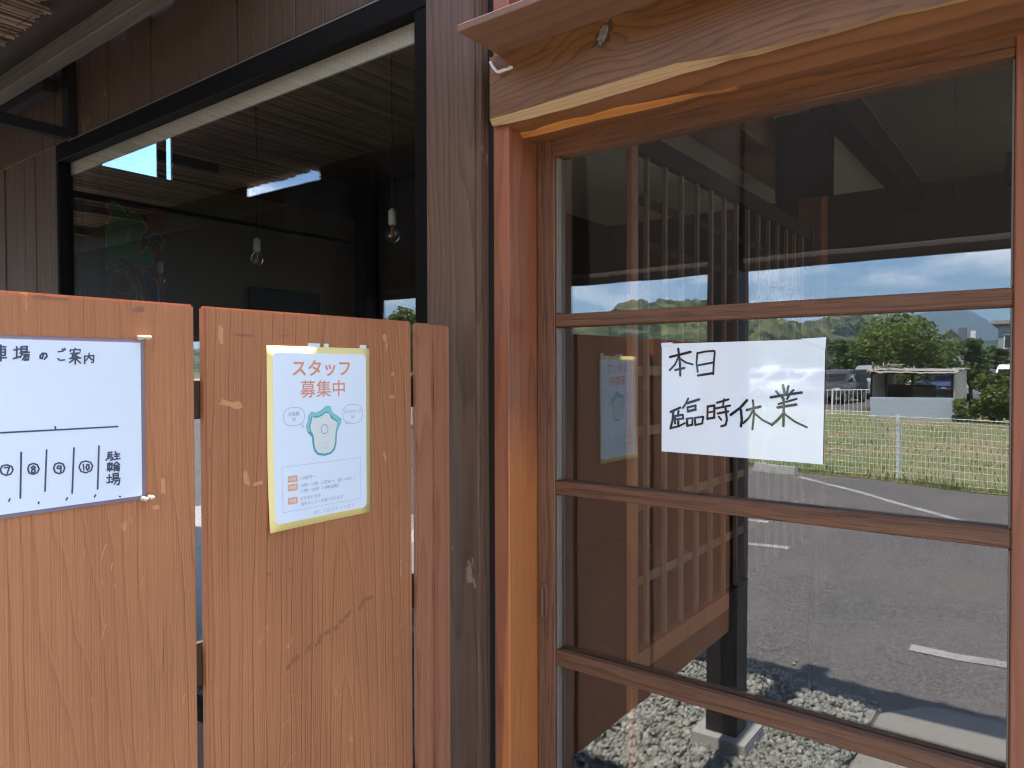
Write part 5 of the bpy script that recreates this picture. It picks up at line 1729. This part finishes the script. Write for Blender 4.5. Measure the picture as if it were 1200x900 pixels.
# ---------------------------------------------------------------- houses
def gable_house(name, label, x, y, w, d, eave, ridge, wall, roof_m, axis='y', windows=((0, .9, .8, 1.0),)):
    t = thing(name, label, 'house', (x, y, -.4))
    z0 = -.45
    V = [(-w / 2, d / 2, z0 + .4), (w / 2, d / 2, z0 + .4), (w / 2, -d / 2, z0 + .4), (-w / 2, -d / 2, z0 + .4)]
    V += [(a, b, eave + .4) for a, b, _ in V[:4]]
    V += [(0, d / 2, ridge + .4), (0, -d / 2, ridge + .4)]
    mesh('wall', V, [(0, 1, 5, 8, 4), (2, 3, 7, 9, 6), (1, 2, 6, 5), (3, 0, 4, 7)], wall, t)
    o = .35
    sl = (ridge - eave) / (w / 2)
    for s in (-1, 1):
        a = [(s * (w / 2 + o), d / 2 + o, eave - o * sl + .42), (0, d / 2 + o, ridge + .42), (0, -d / 2 - o, ridge + .42), (s * (w / 2 + o), -d / 2 - o, eave - o * sl + .42)]
        V = a + [(p, q, r_ + .14) for p, q, r_ in a]
        F = [(0, 1, 2, 3), (7, 6, 5, 4), (0, 4, 5, 1), (1, 5, 6, 2), (2, 6, 7, 3), (3, 7, 4, 0)]
        mesh('roof', V, F, roof_m, t)
    for (wx, wz, ww, wh) in windows:
        fo = box('window', (x + wx - ww / 2, x + wx + ww / 2), (y + d / 2 + .005, y + d / 2 + .06), (wz, wz + wh), 'white_paint', t, .01)
        c = Vector((0, .030, 0))
        bm = bmesh.new()
        bmesh.ops.create_cube(bm, size=1, matrix=Matrix.Diagonal((ww - .16, .02, wh - .16, 1)))
        me_ = bpy.data.meshes.new('pane'); bm.to_mesh(me_); bm.free()
        link('pane', me_, fo, c, 'car_glass')
    return t


gable_house('white_house', 'small white gabled house beyond the parked cars', -31.5, -90, 4.0, 6.0, 2.3, 3.7, 'white_paint', 'roof_grey', windows=((.6, 1.0, .8, 1.0),))
h2 = gable_house('grey_house', 'grey house with a steep slate roof and chimney behind the tree', -9.6, -96, 7.2, 9.0, 2.6, 6.0, 'wall_grey', 'roof_grey', windows=((-1.6, .8, 1.2, 1.2), (1.5, .8, 1.2, 1.2), (0, 3.0, 1.0, 1.1)))
box('chimney', (-8.9, -8.1), (-92.6, -91.8), (4.2, 6.3), 'roof_grey', h2, .02)
box('chimney', (-7.7, -7.2), (-92.6, -92.0), (4.0, 5.9), 'white_paint', h2, .02)
gb = thing('grey_building', 'flat roofed grey building at the near end of the car park', 'building', (-1.0, -63, -.4))
box('wall', (-3.42, 2.5), (-67, -60), (-.42, 4.75), 'wall_grey', gb, .02)
box('roof', (-3.82, 2.9), (-67.4, -59.6), (4.752, 5.05), 'concrete', gb, .02)
for wx in (-2.5, -.4, 1.5):
    for wz in (.8, 2.9):
        fo = box('window', (wx - .6, wx + .6), (-59.995, -59.94), (wz, wz + 1.1), 'white_paint', gb, .01)
        bm = bmesh.new(); bmesh.ops.create_cube(bm, size=1, matrix=Matrix.Diagonal((1.04, .02, .94, 1)))
        me_ = bpy.data.meshes.new('pane'); bm.to_mesh(me_); bm.free()
        link('pane', me_, fo, (0, .030, 0), 'car_glass')

pole = thing('utility_pole', 'slim concrete utility pole rising behind the big tree', 'utility pole', (-12.3, -70, -.4))
V, F = tube_geo([(0, 0, 0), (0, 0, 8.6)], [.16, .10], 12)
mesh('shaft', V, F, 'concrete', pole, (0, 0, 0), True)
for z in (7.4, 8.2):
    box('crossarm', (-13.1, -11.5), (-70.06, -69.94), (z - .4 - .05, z - .4 + .05), 'galv', pole, .01)
pole2 = thing('utility_pole', 'concrete utility pole near the grey building', 'utility pole', (8, -66, -.4))
mesh('shaft', V, F, 'concrete', pole2, (0, 0, 0), True)
for z in (7.4, 8.2):
    box('crossarm', (7.2, 8.8), (-66.06, -65.94), (z - .4 - .05, z - .4 + .05), 'galv', pole2, .01)
for i, (dx, z) in enumerate(((-.7, 7.05), (.7, 7.05), (-.7, 7.85), (.7, 7.85))):
    pts = []
    for k in range(13):
        s = k / 12
        pts.append((-12.3 + dx + 20.3 * s, -70 + 4 * s, z - 1.1 * 4 * s * (1 - s) * .5))
    w = tube('power_line', pts, .022, 'wire', None, 5)
    props(w, ('lower power line, outer', 'lower power line, inner', 'upper power line, outer', 'upper power line, inner')[i] + ', strung between the two utility poles', 'power line', 'power lines over the car park')

# ---------------------------------------------------------------- trees and shrubs
def tree(name, label, cat, x, y, h, rad, mat, n, seed, base=.3, trunk=.09, leaf=.13, z0=-.2, squash=.75, group=None, lumps=9):
    rr = random.Random(seed)
    t = thing(name, label, cat, (x, y, z0), 0, group)
    H = h - z0
    V, F = tube_geo([(0, 0, 0), (rr.uniform(-.1, .1) * rad, 0, H * .3), (rr.uniform(-.2, .2) * rad, rr.uniform(-.1, .1), H * .62)], [trunk, trunk * .75, trunk * .4], 10)
    mesh('trunk', V, F, 'bark', t, (0, 0, 0), True)
    cl_ = []
    G = Geo()
    for k in range(lumps):
        a = 2 * math.pi * (k + rr.uniform(-.3, .3)) / lumps * 2.0
        q = rad * rr.uniform(.25, .78)
        zc = H * (base + (1 - base) * rr.uniform(.22, .86))
        c = Vector((q * math.cos(a), q * math.sin(a), zc))
        cl_.append((c, rad * rr.uniform(.30, .52)))
        G.tube([(0, 0, H * .28), c * .5 + Vector((0, 0, H * .12)), c], [trunk * .45, trunk * .28, trunk * .1], 6)
    cl_.append((Vector((0, 0, H * .9)), rad * .35))
    cl_.append((Vector((0, 0, H * (base + .3))), rad * .5))
    G.build('limb', 'bark', t)
    G = Geo()
    for k in range(n):
        c, q = cl_[rr.randrange(len(cl_))]
        d = Vector((rr.gauss(0, 1), rr.gauss(0, 1), rr.gauss(0, 1))).normalized()
        p = c + Vector((d.x, d.y, d.z * squash)) * q * rr.uniform(.55, 1.12)
        s = leaf * rr.uniform(.6, 1.3)
        a = Vector((rr.gauss(0, 1), rr.gauss(0, 1), rr.gauss(0, .6))).normalized()
        b = a.orthogonal().normalized()
        b = Matrix.Rotation(rr.uniform(0, 6.28), 3, a) @ b
        G.add([p - a * s, p + b * s * .42, p + a * s, p - b * s * .42 + Vector((0, 0, s * .15))], [(0, 1, 2, 3)])
    G.build('crown', mat, t)
    return t


tree('broadleaf_tree', 'spreading fresh green tree behind the field shed', 'tree', -4.85, -30.2, 3.62, 1.85, 'leaf_a', 7000, 1, base=.20, leaf=.10, lumps=15)
tree('broadleaf_tree', 'dark round tree behind the charcoal car left of the shed', 'tree', -10.6, -48.5, 3.4, 1.6, 'leaf_b', 3500, 2, base=.15, leaf=.15)
tree('broadleaf_tree', 'taller grey-green tree at the far left of the tree group by the shed', 'tree', -8.6, -45.5, 2.9, 1.3, 'leaf_b', 3000, 3, base=.2, leaf=.13)
tree('broadleaf_tree', 'thin dark tree right of the shed in front of the grey house', 'tree', -2.62, -31.5, 2.75, .85, 'leaf_b', 2600, 4, base=.25, leaf=.10)
tree('leafy_shrub', 'dense leafy shrub right of the shed', 'shrub', -1.45, -23.6, 1.22, .72, 'leaf_c', 3800, 5, base=.02, leaf=.08, trunk=.04)
tree('leafy_shrub', 'tall dark shrub in front of the grey building', 'shrub', -1.1, -33, 1.9, .8, 'leaf_b', 2400, 6, base=.1, leaf=.09, trunk=.04)
tree('leafy_shrub', 'low shrub at the right corner of the shed', 'shrub', -2.2, -23.4, .55, .38, 'leaf_a', 1200, 7, base=.0, leaf=.06, trunk=.03)
tree('broadleaf_tree', 'airy tree standing alone at the side of the car park', 'tree', -17.2, -15.6, 3.55, 1.25, 'leaf_a', 4200, 8, base=.3, leaf=.12)
for i, (x_, y_, h_, r_, lab) in enumerate(((-11.5, -52, 3.3, 1.9, 'wide dark tree behind the white cars'), (-16, -56, 3.2, 2.0, 'round tree behind the back row of cars'), (-22, -60, 3.6, 2.2, 'large dark tree near the small white house'),
                                           (-6.6, -54, 3.0, 1.7, 'dark tree between the silver van and the grey house'), (-3.4, -56, 2.9, 1.3, 'slim dark tree beside the grey building'))):
    tree('broadleaf_tree', lab, 'tree', x_, y_, h_, r_, 'leaf_b', 2600, 20 + i, base=.1, leaf=.2, group='trees beyond the parked cars')

# ---------------------------------------------------------------- hills
def ridge(name, prof, Y, front, back, mat, lump, lump_s, nx, ny, seed):
    V, F = [], []
    xs = [p[0] for p in prof]
    for j in range(ny + 1):
        t = -1 + 2 * j / ny
        for i in range(nx + 1):
            x = xs[0] + (xs[-1] - xs[0]) * i / nx
            z = prof[-1][1]
            for (a, b), (c, d) in zip(prof, prof[1:]):
                if a <= x <= c:
                    s = (x - a) / (c - a)
                    s = s * s * (3 - 2 * s)
                    z = b + (d - b) * s
                    break
            y = Y + (front if t < 0 else back) * t
            env = math.cos(t * math.pi / 2) ** .8
            ravine = 1 - .20 * abs(mnoise.noise((x / (front * .35), seed, 0))) * (1 - env) * 2
            zz_ = z * env * ravine
            q = mnoise.noise((x * lump_s, y * lump_s, seed)) + .5 * mnoise.noise((x * lump_s * 2.1, y * lump_s * 2.1, seed + 3))
            q2 = abs(mnoise.noise((x * lump_s * 1.5, y * lump_s * 1.5, seed + 9)))
            zz_ += lump * (q * .8 + (1 - q2) * .5 - .6) * min(1, env * 3)
            V.append((x * (1 - .25 * max(0, -t) * 0), -y, zz_ - 1.0))
    for j in range(ny):
        for i in range(nx):
            a = j * (nx + 1) + i
            F.append((a, a + 1, a + nx + 2, a + nx + 1))
    o = mesh(name, V, F, mat, None, (0, 0, 0), True)
    o['kind'] = 'structure'
    return o


hA = [(-1500, 14), (-1100, 26), (-760, 30), (-560, 24), (-418, 28.3), (-361, 28.3), (-317, 34), (-294, 35.9), (-279, 37.3), (-260, 39.8), (-248, 48.3), (-239, 52.3), (-228.6, 54.9), (-218.5, 51.8), (-210, 50), (-202, 52), (-189.6, 45.2), (-177.4, 39.5), (-159.7, 38.6), (-145.5, 36.9), (-137, 34.8), (-130.6, 29.6), (-121, 20.4), (-110.6, 6.4), (-105, -2)]
hB = [(-270, -2), (-255, 10), (-237, 33), (-223.6, 43.5), (-212, 49.4), (-202, 53.4), (-192, 56.5), (-177, 59.4), (-161, 60.3), (-145, 57.8), (-130, 52), (-118.5, 44.8), (-104, 33.5), (-86, 16.6), (-65, -1.3)]
hM = [(-1300, -15), (-952, 40), (-810, 233), (-712, 318), (-649, 346), (-600, 358.5), (-516, 369), (-451, 361), (-405, 353), (-346, 316), (-304, 274), (-223, 203), (-85, 113), (67, 40), (900, -15)]
hN = [(-190, -2), (-135, 22), (-110, 48.5), (-91, 56.8), (-73, 56.3), (-49, 61.4), (0, 66), (200, 60), (500, 40), (700, -2)]
ridge('wooded_hill', hA, 500, 190, 120, 'forest', 7, .085, 800, 60, 1)
ridge('wooded_hill', hB, 800, 200, 150, 'forest', 9, .065, 200, 60, 2)
ridge('distant_hill', hN, 1500, 300, 200, 'forest_far', 6, .05, 160, 24, 3)
ridge('distant_mountain', hM, 5000, 1500, 800, 'forest_far', 14, .012, 160, 30, 4)

# ---------------------------------------------------------------- the air between here and the mountains
def haze():
    t = NT('summer_haze')
    t.n.remove(t.b)
    v = t.new('ShaderNodeVolumePrincipled')
    v.inputs['Color'].default_value = (.52, .74, 1.0, 1)
    v.inputs['Density'].default_value = 2.3e-4
    v.inputs['Anisotropy'].default_value = .1
    t.l.new(v.outputs[0], t.n['Material Output'].inputs['Volume'])
    x, y, z = (-7000, 7000), (-6800, 400), (-24, 460)
    V = [(a, b, c) for a in x for b in y for c in z]
    o = mesh('haze', V, [(0, 1, 3, 2), (4, 6, 7, 5), (0, 4, 5, 1), (2, 3, 7, 6), (0, 2, 6, 4), (1, 5, 7, 3)], t.m)
    o['kind'] = 'stuff'
    props(o, 'pale blue summer haze hanging before the far hills', 'haze')


haze()
